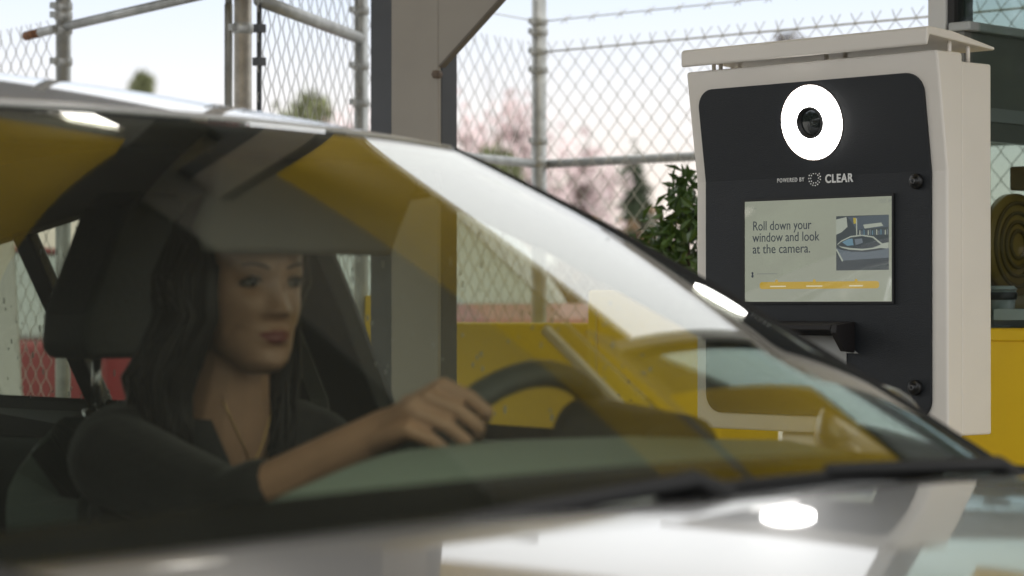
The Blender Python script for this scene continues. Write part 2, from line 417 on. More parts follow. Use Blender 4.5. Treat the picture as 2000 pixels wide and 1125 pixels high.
# privacy slats seen through the rear window
b = MB()
A = np.array(pix(98, 0, 6.95)[:2]); Bq = np.array(lw[:2]); Lq = np.linalg.norm(Bq - A); tq = (Bq - A) / Lq; nq = np.array([-tq[1], tq[0]])
for k in range(int(Lq / .07)):
    s0 = .035 + k * .07
    p = A + tq * s0 + nq * .016; q = A + tq * (s0 + .052) + nq * .026
    z1 = zz(135, 6.9)
    b.add([(p[0], p[1], .1), (q[0], q[1], .1), (q[0] + .22 * tq[0], q[1] + .22 * tq[1], z1), (p[0] + .22 * tq[0], p[1] + .22 * tq[1], z1)] +
          [(p[0] + .006 * nq[0], p[1] + .006 * nq[1], .1), (q[0] + .006 * nq[0], q[1] + .006 * nq[1], .1), (q[0] + .22 * tq[0] + .006 * nq[0], q[1] + .22 * tq[1] + .006 * nq[1], z1), (p[0] + .22 * tq[0] + .006 * nq[0], p[1] + .22 * tq[1] + .006 * nq[1], z1)],
          [(0, 1, 2, 3), (7, 6, 5, 4), (0, 4, 5, 1), (1, 5, 6, 2), (2, 6, 7, 3), (3, 7, 4, 0)])
b.build('privacy_slats', mat('white_slat', (.72, .72, .68), .6), lf)

# ------------------------------------------------------------------ yellow barriers
def ybox(name, label, cat, xa, xb_, Y, dep, ztop, m=yellow):
    t = thing(name, label, cat, ((xa + xb_) / 2, Y, .13))
    b = MB(); b.box((xa, Y, .13), (xb_, Y + dep, ztop)); b.build('panel', m, t, bevel=.008)
    return t
Y1 = 2.95; xa = pix_y(858, 630, Y1)[0]; xb_ = pix_y(1160, 630, Y1)[0]
yw = ybox('barrier_wall', 'low flat yellow barrier wall seen through the windshield behind the steering wheel', 'barrier', xa, xb_, Y1, .06, pix_y(1000, 630, Y1)[2])
pL = pix_y(862, 680, Y1 - .02)
b = MB(); b.lathe((pL[0], pL[1] - .02, pL[2]), [(.001, 0), (.012, 0), (.012, .035), (.001, .035)], 12, 'y'); b.tube([(pL[0] - .03, pL[1] - .01, pL[2]), (pL[0] + .02, pL[1] - .01, pL[2])], .006); b.build('latch', chrome, yw)
Y2 = 2.62; xc = pix_y(1146, 570, Y2)[0]; xd = pix_y(1405, 570, Y2)[0]
yb = ybox('yellow_cabinet', 'tall scuffed yellow steel cabinet just left of the white kiosk', 'cabinet', xc, xd, Y2, .22, pix_y(1200, 566, Y2)[2], yellow2)
b = MB(); xs = pix_y(1164, 600, Y2)[0]; b.box((xs, Y2 - .004, .2), (xs + .006, Y2 - .0005, 1.12)); b.build('seam', mat('pale_yellow', (.75, .55, .10), .4), yb)
b = MB()
for (px, py, w_) in ((1228, 746, .004), (1208, 773, .005), (1232, 782, .003)):
    q = pix_y(px, py, Y2); b = MB(); b.lathe((q[0], Y2 - .003, q[2]), [(.0005, 0), (w_ * .6, 0), (w_, .0025)], 9, 'y'); b.build('rivet', darkgrey, yb)
Y3 = 3.0; x3 = pix_y(712, 577, Y3)[0]; x3b = pix_y(768, 577, Y3)[0]
yp = thing('yellow_bollard', 'narrow yellow gate stop with a silver latch beside the column', 'bollard', (x3, Y3, .13))
b = MB(); b.box((x3, Y3, .13), ((x3 * .55 + x3b * .45), Y3 + .06, pix_y(740, 577, Y3)[2])); b.box((x3 * .5 + x3b * .5, Y3 + .012, .13), (x3b, Y3 + .05, pix_y(740, 580, Y3)[2])); b.build('panel', yellow2, yp, bevel=.004)
q = pix_y(742, 622, Y3 - .02); b = MB(); b.box((q[0] - .012, q[1] - .02, q[2] - .012), (q[0] + .05, q[1] + .018, q[2] + .012)); b.build('latch', chrome, yp, bevel=.004)

# ------------------------------------------------------------------ booth at the right
BY = 2.80
bx0 = pix_y(1822, 0, BY)[0]; zsill = pix_y(1970, 641, BY)[2]
booth = thing('attendant_booth', 'attendant booth with yellow lower wall and dark window behind the kiosk', 'booth', (bx0, BY, .13))
bx1 = bx0 + 2.2; BD = .95
b = MB(); b.box((bx0 + .02, BY, .13), (bx1, BY + .05, zsill)); b.build('lower_wall', yellow, booth, bevel=.006)
b = MB(); zs2 = pix_y(1970, 666, BY)[2]; b.box((bx0 + .02, BY - .006, zs2), (bx1, BY - .001, zsill - .002)); b.build('sill_trim', yellow, booth, bevel=.003)
b = MB(); b.box((bx0 - .01, BY - .004, .13), (bx0 + .035, BY + .05, 2.7)); b.build('corner_post', mat('booth_white', (.72, .72, .70), .5), booth, bevel=.003)
b = MB(); b.box((bx0 + .036, BY + .004, zsill + .001), (bx0 + .052, BY + .04, 2.7)); b.build('window_frame', beam_dark, booth); b = MB(); b.box((bx1 - .04, BY + .004, zsill + .001), (bx1, BY + .04, 2.7)); b.build('window_frame', beam_dark, booth)
b = MB(); b.box((bx0 + .053, BY + .018, zsill + .002), (bx1 - .041, BY + .024, 2.69)); b.build('window', booth_glass, booth)
b = MB(); b.box((bx0 + .30, BY - .06, 1.88), (bx1, BY - .006, 2.69)); b.build('added_yellow_band', yellow, booth, bevel=.004)  # band added out of view for its amber reflection in the windshield
b = MB(); b.box((bx0 - .06, BY - .05, 2.701), (bx1 + .1, BY + BD + .2, 2.75)); b.build('roof', taupe, booth)
b = MB(); b.box((bx0, BY + .052, zsill - .03), (bx1, BY + .45, zsill - .004)); b.build('counter', darkgrey, booth)
# left end wall with a window, seen through the front glass
XS = bx0 + .045
def ex(px, py, X=XS): return pix_x(px, py, X)
def wallbox(y0, y1, z0, z1, x0, x1, name, m, par=booth, bevel=0):
    b = MB(); b.box((x0, y0, z0), (x1, y1, z1)); return b.build(name, m, par, bevel=bevel)
yA = BY + .052; yB = BY + BD
zP0 = ex(1970, 405)[2]
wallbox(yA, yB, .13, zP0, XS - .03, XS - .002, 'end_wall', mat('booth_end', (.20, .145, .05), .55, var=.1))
wallbox(yA, ex(1898, 0)[1], zP0 + .001, 2.69, XS - .028, XS + .004, 'end_frame', mat('frame_teal_grey', (.10, .115, .115), .45, var=.2, vscale=12))
wallbox(ex(1899, 0)[1], yB, zP0 + .001, 2.69, XS - .022, XS - .017, 'end_window', booth_glass)
wallbox(ex(1850, 200)[1] + .005, yB - .02, ex(1970, 283)[2], ex(1970, 80)[2], XS + .01, XS + .04, 'shelf_panel', mat('grey_panel', (.20, .20, .18), .4, var=.14, vscale=5))
wallbox(ex(1848, 70)[1], yB - .01, ex(1970, 80)[2] + .001, ex(1970, 62)[2], XS + .005, XS + .06, 'shelf_rail', mat('pale_grey', (.50, .52, .51), .4), bevel=.004)
wallbox(ex(1850, 200)[1] + .006, yB - .03, ex(1970, 246)[2], ex(1970, 220)[2], XS + .0402, XS + .046, 'shelf_band', mat('mid_grey', (.34, .35, .34), .4))
wallbox(yB - .03, yB, .13, 2.69, XS, bx1, 'back_wall', mat('booth_back', (.20, .19, .17), .7))
ringm = mat('ring_sign', (.30, .19, .04), .5); ringd = mat('ring_sign_line', (.14, .09, .025), .6)
rc = ex(1972, 478, XS)
rs = thing('ring_sign', 'round brown sign of concentric rings inside the booth window', 'sign', (rc[0], rc[1], rc[2]))
b = MB(); b.lathe(rc, [(.001, .02), (.112, .02), (.112, 0), (.001, 0)], 48, 'x'); b.build('disc', ringm, rs)
for i, r_ in enumerate((.030, .050, .070, .092)):
    b = MB(); b.lathe(rc, [(r_ - .004, .021), (r_ - .004, .025), (r_ + .004, .025), (r_ + .004, .021)], 48, 'x'); b.build('ring', ringd, rs)
# cup and paper on the counter
cq = pix_y(1957, 636, BY + .11)
cup = thing('tumbler', 'grey tapered tumbler with dark band on the booth counter', 'cup', (cq[0], cq[1], zsill - .004))
cz = zsill - .004
b = MB(); b.lathe((cq[0], cq[1], cz), [(.001, 0), (.022, 0), (.031, .085), (.029, .085), (.021, .003), (.001, .003)], 28); b.build('body', mat('tumbler_grey', (.30, .33, .33), .35), cup)
b = MB(); b.lathe((cq[0], cq[1], cz), [(.0305, .064), (.0318, .066), (.0333, .078), (.032, .080)], 28); b.build('band', blackplastic, cup)
b = MB(); b.lathe((cq[0], cq[1], cz), [(.001, .0945), (.026, .0935), (.0335, .086), (.001, .0855)], 28); b.build('lid', mat('lid_grey', (.5, .55, .55), .3), cup)
pq = pix_y(1990, 640, BY + .12)
pp = MB(); Mx = Matrix.Translation(Vector((pq[0], pq[1], cz + .02))) @ Matrix.Rotation(.5, 4, 'Z') @ Matrix.Rotation(-.25, 4, 'X')
pp.box((-.05, -.05, -.012), (.09, .06, .012), Mx); po = pp.build('paper_stack', mat('paper', (.55, .58, .58), .7)); tag(po, 'tilted stack of pale papers beside the tumbler in the booth', 'papers')
hq = pix_y(1975, 622, BY + .2)
pp = MB(); pp.box((hq[0] - .01, hq[1], cz + .0), (hq[0] + .25, hq[1] + .03, cz + .045)); po = pp.build('clipboard_holder', mat('slate', (.10, .14, .15), .4), bevel=.004); tag(po, 'dark slate document holder on the booth counter behind the papers', 'holder')
# hinge box at the far right
hb = pix_x(1992, 352, XS + .04)
pp = MB(); pp.box((hb[0] - .02, hb[1] - .01, hb[2] - .022), (hb[0] + .02, hb[1] + .05, hb[2] + .03)); po = pp.build('wall_box', mat('brown_box', (.16, .09, .03), .6), bevel=.004); tag(po, 'small brown box behind the booth glass at the right edge', 'box')

# ------------------------------------------------------------------ kiosk
KY = 2.064
kx0 = pix_y(1357, 600, KY)[0]; kx1 = pix_y(1852, 600, KY)[0]
kz = lambda px, py: pix_y(px, py, KY)[2]
kzt = kz(1600, 121); kzb = kz(1600, 846); kzc = kz(1600, 345)
KX, KZ = (kx0 + kx1) / 2, 0
kiosk = thing('kiosk', 'white check-in kiosk with black faceplate, ring light and touch screen beside the car', 'kiosk', (KX, KY, .13))
LEAN = .03
def kyf(z): return -LEAN * max(0, (z - kzc) / (kzt - kzc))
def plate(poly, y0, thick, name, m, parent, lean=True, bevel=0, flat=False):
    """poly (x,z) ccw, bent at the crease"""
    pts = []
    n = len(poly)
    for i in range(n):
        a, c = poly[i], poly[(i + 1) % n]; pts.append(a)
        if lean and (a[1] - kzc) * (c[1] - kzc) < 0:
            f = (kzc - a[1]) / (c[1] - a[1]); pts.append((a[0] + f * (c[0] - a[0]), kzc))
    n = len(pts); ci = [i for i in range(n) if lean and abs(pts[i][1] - kzc) < 1e-9]
    fr = [(p[0], KY + y0 + (kyf(p[1]) if lean else 0), p[1]) for p in pts]; bk_ = [(p[0], KY + y0 + thick + (kyf(p[1]) if lean and not flat else 0), p[1]) for p in pts]
    F = []
    if len(ci) == 2:
        i, j = ci; l1 = list(range(i, j + 1)); l2 = list(range(j, n)) + list(range(0, i + 1))
        F += [tuple(l1), tuple(l2), tuple(k + n for k in reversed(l1)), tuple(k + n for k in reversed(l2))]
    else: F += [tuple(range(n)), tuple(range(2 * n - 1, n - 1, -1))]
    F += [(k, (k + 1) % n, (k + 1) % n + n, k + n) for k in range(n)]
    return MB().add(fr + bk_, F).build(name, m, parent, bevel=bevel)
# housing: front shell bent at crease, then back box
sh_poly = rrect(kx0, kzb, kx1, kzt, .006, 3)
fsh = plate(sh_poly, 0.0, .045, 'housing', white_hous, kiosk, bevel=.004, flat=True)
b = MB(); b.box((kx0 + .004, KY + .046, kzb + .004), (kx1 - .003, KY + .135, kzt - .016)); b.build('back_box', white_hous, kiosk, bevel=.004)
b = MB(); b.box((KX - .1, KY + .02, .13), (KX + .1, KY + .12, kzb)); b.box((KX - .18, KY - .06, .13), (KX + .18, KY + .2, .15)); b.build('pedestal', white_hous, kiosk, bevel=.006)
# rain cap
capz = kzt + .010
cx0 = pix_y(1333, 130, KY - .05)[0]; cx1 = pix_y(1836, 60, KY - .05)[0] - .018
b = MB(); r_ = .014
prof = [(KY - LEAN - .022, capz - .004), (KY - LEAN - .026, capz), (KY - LEAN - .026, capz + .026), (KY - LEAN - .020, capz + .031), (KY + .02, capz + .027), (KY + .145, capz + .006), (KY + .145, capz - .0), (KY - LEAN - .016, capz + .016)]
b.prism(prof, 'x', cx0, cx1 + .0); b.build('rain_cap', white_hous, kiosk, bevel=.003)
for px in (.03, .06, .5, .97):
    for dy in (.03, .085):
        b = MB(); xx = kx0 + (kx1 - kx0) * px; b.tube([(xx, KY + dy, kzt - .02), (xx, KY + dy, capz + .02)], .004, 8); b.build('standoff', white_hous, kiosk)
# black faceplate
fx0 = pix_y(1379, 600, KY)[0]; fx1 = pix_y(1823, 600, KY)[0]; fzt = kz(1600, 160); fzb = kz(1600, 812)
plate(rrect(fx0, fzb, fx1, fzt, .036, 8), -.006, .0055, 'faceplate', blackplate, kiosk, bevel=.0008)
FY_ = KY - .006
def face_pt(px, py):
    z = 1.3
    for _ in range(6): q = pix_y(px, py, FY_ + kyf(z)); z = q[2]
    return q
# ring light
rcq = face_pt(1587, 239); lensq = face_pt(1588, 243)
ring_r = 72.5 / FPX * d_on_y(1587, KY)
ring_em = mat('ring_light', (.9, .9, .9), .3, emit=(1, .98, .95), estr=8.0)
tilt = Matrix.Rotation(math.atan(LEAN / (kzt - kzc)), 4, 'X')
def tilted(mb, c):
    T = Matrix.Translation(Vector(c)) @ tilt
    mb.v = [tuple(T @ Vector(v)) for v in mb.v]; return mb
b = MB(); ri = ring_r * .43
b.lathe((0, 0, 0), [(ri, -.004), (ring_r * .97, -.004), (ring_r, -.001), (ring_r, .004)], 72, 'y'); tilted(b, rcq); rl = b.build('ring_light', ring_em, kiosk)
b = MB(); b.lathe((0, 0, 0), [(.001, -.001), (ri * .80, -.001), (ri * .86, -.0075), (ri * .99, -.0075), (ri * .99, .002)], 48, 'y'); tilted(b, rcq); lens = b.build('camera_lens', blackplastic, kiosk)
b = MB(); b.lathe((0, 0, 0), [(.001, -.0045), (ri * .5, -.004), (ri * .78, -.002)], 40, 'y'); tilted(b, rcq); b.build('lens_glass', mat('lens_glass', (.02, .025, .025), .08, coat=1), lens)
b = MB(); b.lathe((0, 0, 0), [(ring_r + .0002, .002), (ring_r + .0014, -.0015), (ring_r + .003, .001)], 72, 'y'); tilted(b, rcq); b.build('ring_bezel', mat('ring_bezel', (.25, .2, .17), .3), rl)
# logo row
wht = mat('white_print', (.80, .80, .78), .5, emit=None)
lz = kzc - .004
q1 = face_pt(1518, 353); q2 = face_pt(1613, 347)
yl = FY_ - .0008
lettering('POWERED BY', .0115, (q1[0], yl, lz - .004), wht, kiosk, space=1.25, width=pix_y(1571, 348, FY_)[0] - q1[0])
lettering('CLEAR', .022, (q2[0], yl, lz - .0085), wht, kiosk, fat=.0006, space=1.15, width=pix_y(1668, 340, FY_)[0] - q2[0])
qc = pix_y(1592, 344, FY_); b = MB()
for ring_i, (rr, nn, ds) in enumerate(((.0092, 10, .0014), (.0136, 15, .0014))):
    for k in range(nn):
        a = 2 * math.pi * (k + .5 * (ring_i % 2)) / nn
        b.lathe((qc[0] + rr * math.cos(a), yl + .0004, lz + .001 + rr * math.sin(a)), [(.00005, -.0005), (ds, -.0005), (ds, .0003)], 8, 'y')
b.build('dotted_emblem', wht, kiosk)
# screen
sx0 = pix_y(1455, 490, FY_)[0]; sx1 = pix_y(1746, 490, FY_)[0]; szt = kz(1600, 389); szb = kz(1600, 589)
SY = FY_
b = MB()
for (a0, a1, c0, c1) in ((sx0 - .006, sx1 + .004, szt, szt + .005), (sx0 - .006, sx1 + .004, szb - .004, szb), (sx0 - .006, sx0, szb, szt), (sx1, sx1 + .004, szb, szt)):
    b.box((a0, SY - .004, c0), (a1, SY - .0005, c1))
b.build('screen_frame', blackplastic, kiosk)
lcd = mat('lcd_screen', (.05, .05, .05), .06, emit=(.30, .31, .25), estr=.85, coat=0.0)
b = MB(); b.box((sx0, SY - .0022, szb), (sx1, SY - .0012, szt)); scr = b.build('screen', lcd, kiosk)
W_, H_ = sx1 - sx0, szt - szb
def sp(u, v): return (sx0 + u * W_, SY - .0026, szt - v * H_)
ink = mat('screen_ink', (.03, .03, .03), .1, emit=(.03, .035, .055), estr=.8)
ink2 = mat('screen_grey_text', (.05, .05, .05), .1, emit=(.22, .23, .20), estr=.9)
for k, (ln, wd) in enumerate((('Roll down your', .405), ('window and look', .465), ('at the camera.', .400))):
    lettering(ln, .0255, sp(.055, .290 + .115 * k), ink, scr, name='screen_text', depth=.0002, width=wd * W_)
lettering('10:05 AM', .011, sp(.915, .062), ink2, scr, name='screen_clock', depth=.0002, width=.085 * W_)
def srect(u0, v0, u1, v1, name, m, r=0, dy=0):
    a = sp(u0, v1); c = sp(u1, v0); b = MB()
    b.prism(rrect(a[0], a[2], c[0], c[2], r, 5) if r else [(a[0], a[2]), (c[0], a[2]), (c[0], c[2]), (a[0], c[2])], 'y', SY - .0025 - dy, SY - .00225 - dy); return b.build(name, m, scr)
amber = mat('screen_amber', (.05, .04, .01), .1, emit=(.44, .29, .045), estr=.9)
srect(.105, .805, .915, .875, 'progress_bar', amber, .0055)
b = MB()
for u in (.225, .485, .765):
    c = sp(u, .80); b = MB(); b.lathe((c[0], SY - .0027, c[2]), [(.00005, -.0002), (.0034, -.0002), (.0034, .0002)], 16, 'y'); b.build('progress_dot', amber, scr)
pale = mat('screen_pale', (.05, .05, .05), .1, emit=(.6, .55, .40), estr=.9)
b = MB()
for (u0, u1) in ((.18, .29), (.43, .54), (.72, .81)):
    c0, c1 = sp(u0, .855), sp(u1, .843); b = MB(); b.box((c0[0], SY - .0029, c0[2]), (c1[0], SY - .00276, c1[2])); b.build('progress_caption', pale, scr)
b = MB(); c = sp(.055, .715)
b.lathe((c[0], SY - .0027, c[2]), [(.00005, -.0002), (.0022, -.0002), (.0022, .0002)], 12, 'y'); b.lathe((c[0], SY - .0027, c[2] - .006), [(.00005, -.0002), (.0026, -.0002), (.0026, .0002)], 12, 'y')
b.box((c[0] - .001, SY - .0029, c[2] - .006), (c[0] + .0018, SY - .00266, c[2] + .001)); b.build('touch_icon', ink, scr)
b = MB(); c0, c1 = sp(.085, .728), sp(.23, .717); b.box((c0[0], SY - .0027, c0[2]), (c1[0], SY - .0026, c1[2])); b.build('screen_caption', ink2, scr); b = MB(); c0, c1 = sp(.06, .075), sp(.085, .068); b.box((c0[0], SY - .0027, c0[2]), (c1[0], SY - .0026, c1[2])); b.build('screen_caption', ink2, scr)
# camera picture on the screen: a car under a canopy
pu0, pu1, pv0, pv1 = .633, .978, .175, .70
picd = mat('picture_dark', (.02, .02, .02), .1, emit=(.06, .068, .075), estr=.9)
pic = srect(pu0, pv0, pu1, pv1, 'picture', picd)
def pp_(u, v): return sp(pu0 + u * (pu1 - pu0), pv0 + v * (pv1 - pv0))
def ppoly(pts, name, m, dy):
    b = MB(); P_ = [pp_(*p) for p in pts]; b.prism([(p[0], p[2]) for p in P_][::-1], 'y', SY - .0029 - dy, SY - .0028 - dy); return b.build(name, m, pic)
scr_glass = glass('screen_glass', (.98, .99, .98), 3.2, .0)
b = MB(); b.box((sx0 + .0005, SY - .0043, szb + .0005), (sx1 - .0005, SY - .0036, szt - .0005)); b.build('screen_glass', scr_glass, scr)
pg = lambda nm, c: mat(nm, (.02, .02, .02), .1, emit=c, estr=.9)
p1, p2, p3, p4, p5 = pg('pic_pale', (.34, .36, .31)), pg('pic_grey', (.13, .15, .17)), pg('pic_blue', (.12, .20, .25)), pg('pic_yellow', (.38, .30, .06)), pg('pic_mid', (.085, .10, .12))
ppoly([(0, .06), (.2, .02), (.22, .2), (.1, .3), (0, .34)], 'pic_sky', p1, 0)
ppoly([(.22, .02), (1, 0), (1, .22), (.4, .26), (.3, .12)], 'pic_roof', p5, 0)
ppoly([(.52, .17), (.86, .14), (.9, .2), (.55, .24)], 'pic_lamp', p1, .0002)
ppoly([(.33, .04), (.38, .04), (.40, .14), (.34, .15)], 'pic_sign', p4, .0002)
ppoly([(.385, .05), (.405, .05), (.41, .36), (.39, .37)], 'pic_post', p1, .0004)
ppoly([(.02, .52), (.1, .45), (.28, .37), (.5, .35), (.72, .39), (.88, .52), (1, .50), (1, .62), (.86, .60), (.70, .62), (.5, .64), (.25, .62), (.1, .58)], 'pic_car', p1, .0003)
ppoly([(.03, .53), (.1, .475), (.28, .395), (.5, .375), (.70, .41), (.86, .54), (.70, .595), (.5, .61), (.28, .59), (.1, .56)], 'pic_cabin', picd, .0005)
ppoly([(.12, .48), (.25, .42), (.32, .42), (.34, .54), (.22, .55)], 'pic_window', p3, .0007)
ppoly([(.36, .43), (.5, .42), (.52, .5), (.38, .54)], 'pic_glint', p2, .0007)
ppoly([(.0, .58), (.1, .62), (.3, .66), (.6, .67), (.9, .63), (1, .60), (1, .78), (.5, .80), (.12, .82)], 'pic_body', p2, .0004)
ppoly([(.0, .62), (.02, .60), (.14, .82), (.12, .84)], 'pic_line', p1, .0006)
for k in range(14):
    u = .45 + .04 * k; ppoly([(u, .27 + .02 * math.sin(k * 2.3)), (u + .02, .27), (u + .022, .36), (u, .36)], 'pic_clutter', [p1, p2, p3, p5][k % 4], .0006)
# locks
lockm = mat('lock_black', (.02, .02, .02), .35, .3)
for (px, py) in ((1794, 355), (1791, 756)):
    q = pix_y(px, py, FY_)
    b = MB(); b.lathe((q[0], FY_ - .001, q[2]), [(.0001, -.013), (.0065, -.013), (.0075, -.011), (.0075, -.008), (.012, -.008), (.0138, -.006), (.0138, .0008)], 24, 'y'); lo = b.build('lock', lockm, kiosk)
    b = MB(); b.lathe((q[0], FY_ - .001, q[2]), [(.0028, -.0132), (.0034, -.0142), (.0045, -.0142), (.005, -.0132)], 20, 'y'); b.build('key_ring', mat('lock_edge', (.09, .09, .09), .4), lo)
# ticket / scanner hood
h0 = pix_y(1575, 628, FY_); h1 = pix_y(1672, 628, FY_); hz1 = h1[2]; hz0 = pix_y(1672, 688, FY_)[2]
b = MB(); b.prism([(FY_ - .001, hz1), (FY_ - .055, hz1 - .006), (FY_ - .058, hz1 - .020), (FY_ - .030, hz0 + .002), (FY_ - .001, hz0)], 'x', h1[0] - .012, h1[0])
b.prism([(FY_ - .001, hz1 + .0005), (FY_ - .056, hz1 - .0055), (FY_ - .057, hz1 - .016), (FY_ - .001, hz1 - .012)], 'x', h0[0] - .16, h1[0] - .0125); hood_k = b.build('scanner_hood', mat('hood_black', (.008, .006, .006), .6), kiosk, bevel=.002)
b = MB(); e0 = pix_y(1560, 655, FY_); e1 = pix_y(1678, 690, FY_); b.prism([(e0[0] - .1, e1[2] - .03), (pix_y(1655, 690, FY_)[0], e1[2] - .03), (pix_y(1655, 690, FY_)[0], e1[2]), (e1[0], e1[2]), (pix_y(1645, 662, FY_)[0], e0[2] - .008), (pix_y(1640, 655, FY_)[0], e0[2]), (e0[0] - .1, e0[2])], 'y', FY_ - .002, FY_ - .0008); b.build('scanner_plate', mat('scanner_grey', (.38, .38, .36), .5), kiosk)

# ------------------------------------------------------------------ silver car
car = thing('car', 'silver sedan in the foreground with a reflective windshield and a woman at the wheel', 'car', (0, 0, 0))
BULGE, SB, ST, WR6 = .020, .14, .05, .03
def WS(u, v, off=0.):
    B = np.array([1.07 - (SB - WR6) * u * u - WR6 * u ** 6, .74 * u, .955 - .03 * u * u]); T = np.array([.22 - (ST - .4 * WR6) * u * u - .4 * WR6 * u ** 6, .575 * u, 1.348 - .012 * u * u])
    n = np.array([.42, 0, .9]); n /= np.linalg.norm(n)
    return B * (1 - v) + T * v + n * (BULGE * 4 * v * (1 - v) * (1 - .35 * u * u) + off)
b = MB(); b.grid(lambda u, v: WS(u, v), 48, 40, thick=-.0045); wsh = b.build('windshield', ws_glass, car)
b = MB()
b.grid(lambda u, v: WS(u * .999, .072 * v, -.002), 48, 4, thick=.001)
b.grid(lambda u, v: WS(u * .955, .865 + .133 * v + .03 * u * u * (1 - v), -.002), 48, 4, thick=.001)
for s in (-1, 1): b.grid(lambda u, v: WS(s * (.972 + .026 * u), .072 + .925 * v, -.002), 4, 40, thick=.001)
b.build('windshield_border', frit_m, wsh)
b = MB()
for s in (-1, 1):
    b = MB(); b.tube([WS(s * 1.010, v, .002) for v in np.linspace(-.01, 1.0, 30)], [.003 + .0045 * min(1, (1.0 - v) / .30) for v in np.linspace(-.01, 1.0, 30)], 8); b.build('windshield_seal', rubber, wsh)
# roof
def roof_z(x):
    xs = [.25, .10, -.1, -.35, -.7, -1.1, -1.45]; zs = [1.348, 1.386, 1.418, 1.436, 1.436, 1.405, 1.345]
    return float(np.interp(-x, [-a for a in xs], zs))
def roof(u, t):
    x = (.215 - ST * u * u) * (1 - t) + (-1.42 + .08 * u * u) * t
    yw_ = .578 + .03 * math.sin(math.pi * min(t * 1.1, 1)) - .05 * max(0, t - .6) / .4
    zc = 1.350 + .100 * (1 - (1 - min(t / .40, 1)) ** 1.45) - .09 * max(0, (t - .45) / .55) ** 2
    drop = .012 + .050 * min(t / .45, 1)
    return (x, yw_ * u, zc - drop * (abs(u) ** 2.4))
b = MB(); b.grid(roof, 40, 48, thick=-.004); b.build('roof', mat('sky_toned_roof_paint', (.85, .84, .83), .26, .3, coat=1.0), car)  # roof lighter than the body: sky reflection put into the paint colour
b = MB(); b.grid(lambda u, t: np.array(roof(u * .97, .02 + t * .97)) - np.array([0, 0, .028]), 30, 30, thick=.006); b.build('headliner', head_m, car)
# hood
def hood(u, t):
    x0 = 1.115 - .15 * u * u; x1 = 2.10 - .28 * u * u
    x = x0 * (1 - t) + x1 * t
    z = .963 - .016 * u * u - .055 * t - .11 * t * t - .03 * abs(u) ** 4 * (.5 + t)
    return (x, (.80 - .06 * t) * u, z)
b = MB(); b.grid(hood, 40, 30, thick=-.005); b.build('hood', paint, car)
b = MB(); b.grid(lambda u, v: (np.array(hood(u, 0)) + [.01, 0, -.016]) * (1 - v) + (WS(u, .0) + [0.03, 0, -.012]) * v, 40, 3, thick=.01); b.build('cowl', rubber, car)
# wipers
def wiper(u0, u1, v0, v1):
    b = MB(); n = 12
    b.tube([WS(u0 + (u1 - u0) * k / n, v0 + (v1 - v0) * k / n, .012) for k in range(n + 1)], .0045, 8)
    b.tube([WS(u0 + (u1 - u0) * k / n, v0 + (v1 - v0) * k / n, .004) for k in range(n + 1)], .004, 6); wp = b.build('wiper', rubber, car)
    b = MB(); m0 = WS((u0 + u1) / 2, (v0 + v1) / 2, .018); b.tube([m0, WS(u1 + .12, -.01, .03), WS(u1 + .16, -.03, .02)], [.006, .009, .014], 8); b.build('wiper_arm', rubber, wp)
wiper(-.12, .60, .0, .018); wiper(-.80, -.20, -.03, -.02)
# lower body sides
def zbelt(x): return float(np.interp(x, [-2.2, -1.5, -.5, .5, .95, 1.4, 1.9, 2.1], [.93, .97, .965, .945, .93, .90, .80, .70]))
def wid(x): return float(np.interp(x, [-2.2, -1.8, -1.0, .5, 1.2, 1.7, 2.1], [.66, .80, .865, .875, .86, .80, .60]))
wheels = ((1.45, .31), (-1.25, .31))
for s in (-1, 1):
    b = MB(); nx, nz = 110, 24; V = []; F = []
    for i in range(nx + 1):
        x = -2.2 + 4.3 * i / nx; zt = zbelt(x); zb_ = .22; wv = wid(x)
        for j in range(nz + 1):
            t = j / nz; z = zb_ + (zt - zb_) * t
            y = wv * (1 - .10 * (1 - t) ** 3 - .06 * max(0, (t - .55) / .45) ** 2 * 1.4)
            V.append((x, s * y, z))
    for i in range(nx):
        for j in range(nz):
            x = -2.2 + 4.3 * (i + .5) / nx; zt = zbelt(x); z = .22 + (zt - .22) * (j + .5) / nz
            if any((x - a) ** 2 + (z - c) ** 2 < .345 ** 2 for a, c in wheels): continue
            a = i * (nz + 1) + j; F.append((a, a + nz + 1, a + nz + 2, a + 1))
    b.add(V, F, True); side = b.build('side_panel', paint, car)
    for xh in (-.35, .35 - .9 * 0 + .0):
        pass
    for xh in (.12, -.85):
        h = MB(); yy = s * (wid(xh) * .985 + .004); h.tube([(xh - .1, yy, .80), (xh - .09, yy + s * .022, .805), (xh + .09, yy + s * .022, .81), (xh + .1, yy, .81)], .010, 8); h.build('door_handle', paint, car)
# belt shelf linking sides to windows, fenders and tail
b = MB()
for s in (-1, 1):
    n = 40; V = []; F = []
    for i in range(n + 1):
        x = -1.6 + 2.75 * i / n
        yo = wid(x) * .917; yi = float(np.interp(x, [-1.6, .6, 1.15], [.70, .72, .74]))
        V += [(x, s * yo, zbelt(x) + .001), (x, s * yi, zbelt(x) + .012 + .005), (x, s * yi, zbelt(x) - .05)]
    for i in range(n):
        for k in range(2): F.append((3 * i + k, 3 * i + 3 + k, 3 * i + 4 + k, 3 * i + 1 + k))
    b.add(V, F); b.build('belt_moulding', rubber, car); b = MB()
b = MB()
for s in (-1, 1):
    n = 24; V = []; F = []
    for i in range(n + 1):
        t = i / n; h0_ = hood(s * .999, t); x = h0_[0]
        V += [h0_, (x, s * wid(x) * .917, min(zbelt(x), h0_[2]) + .001)]
    for i in range(n): F.append((2 * i, 2 * i + 2, 2 * i + 3, 2 * i + 1))
    b.add(V, F, True); b.build('fender', paint, car); b = MB()
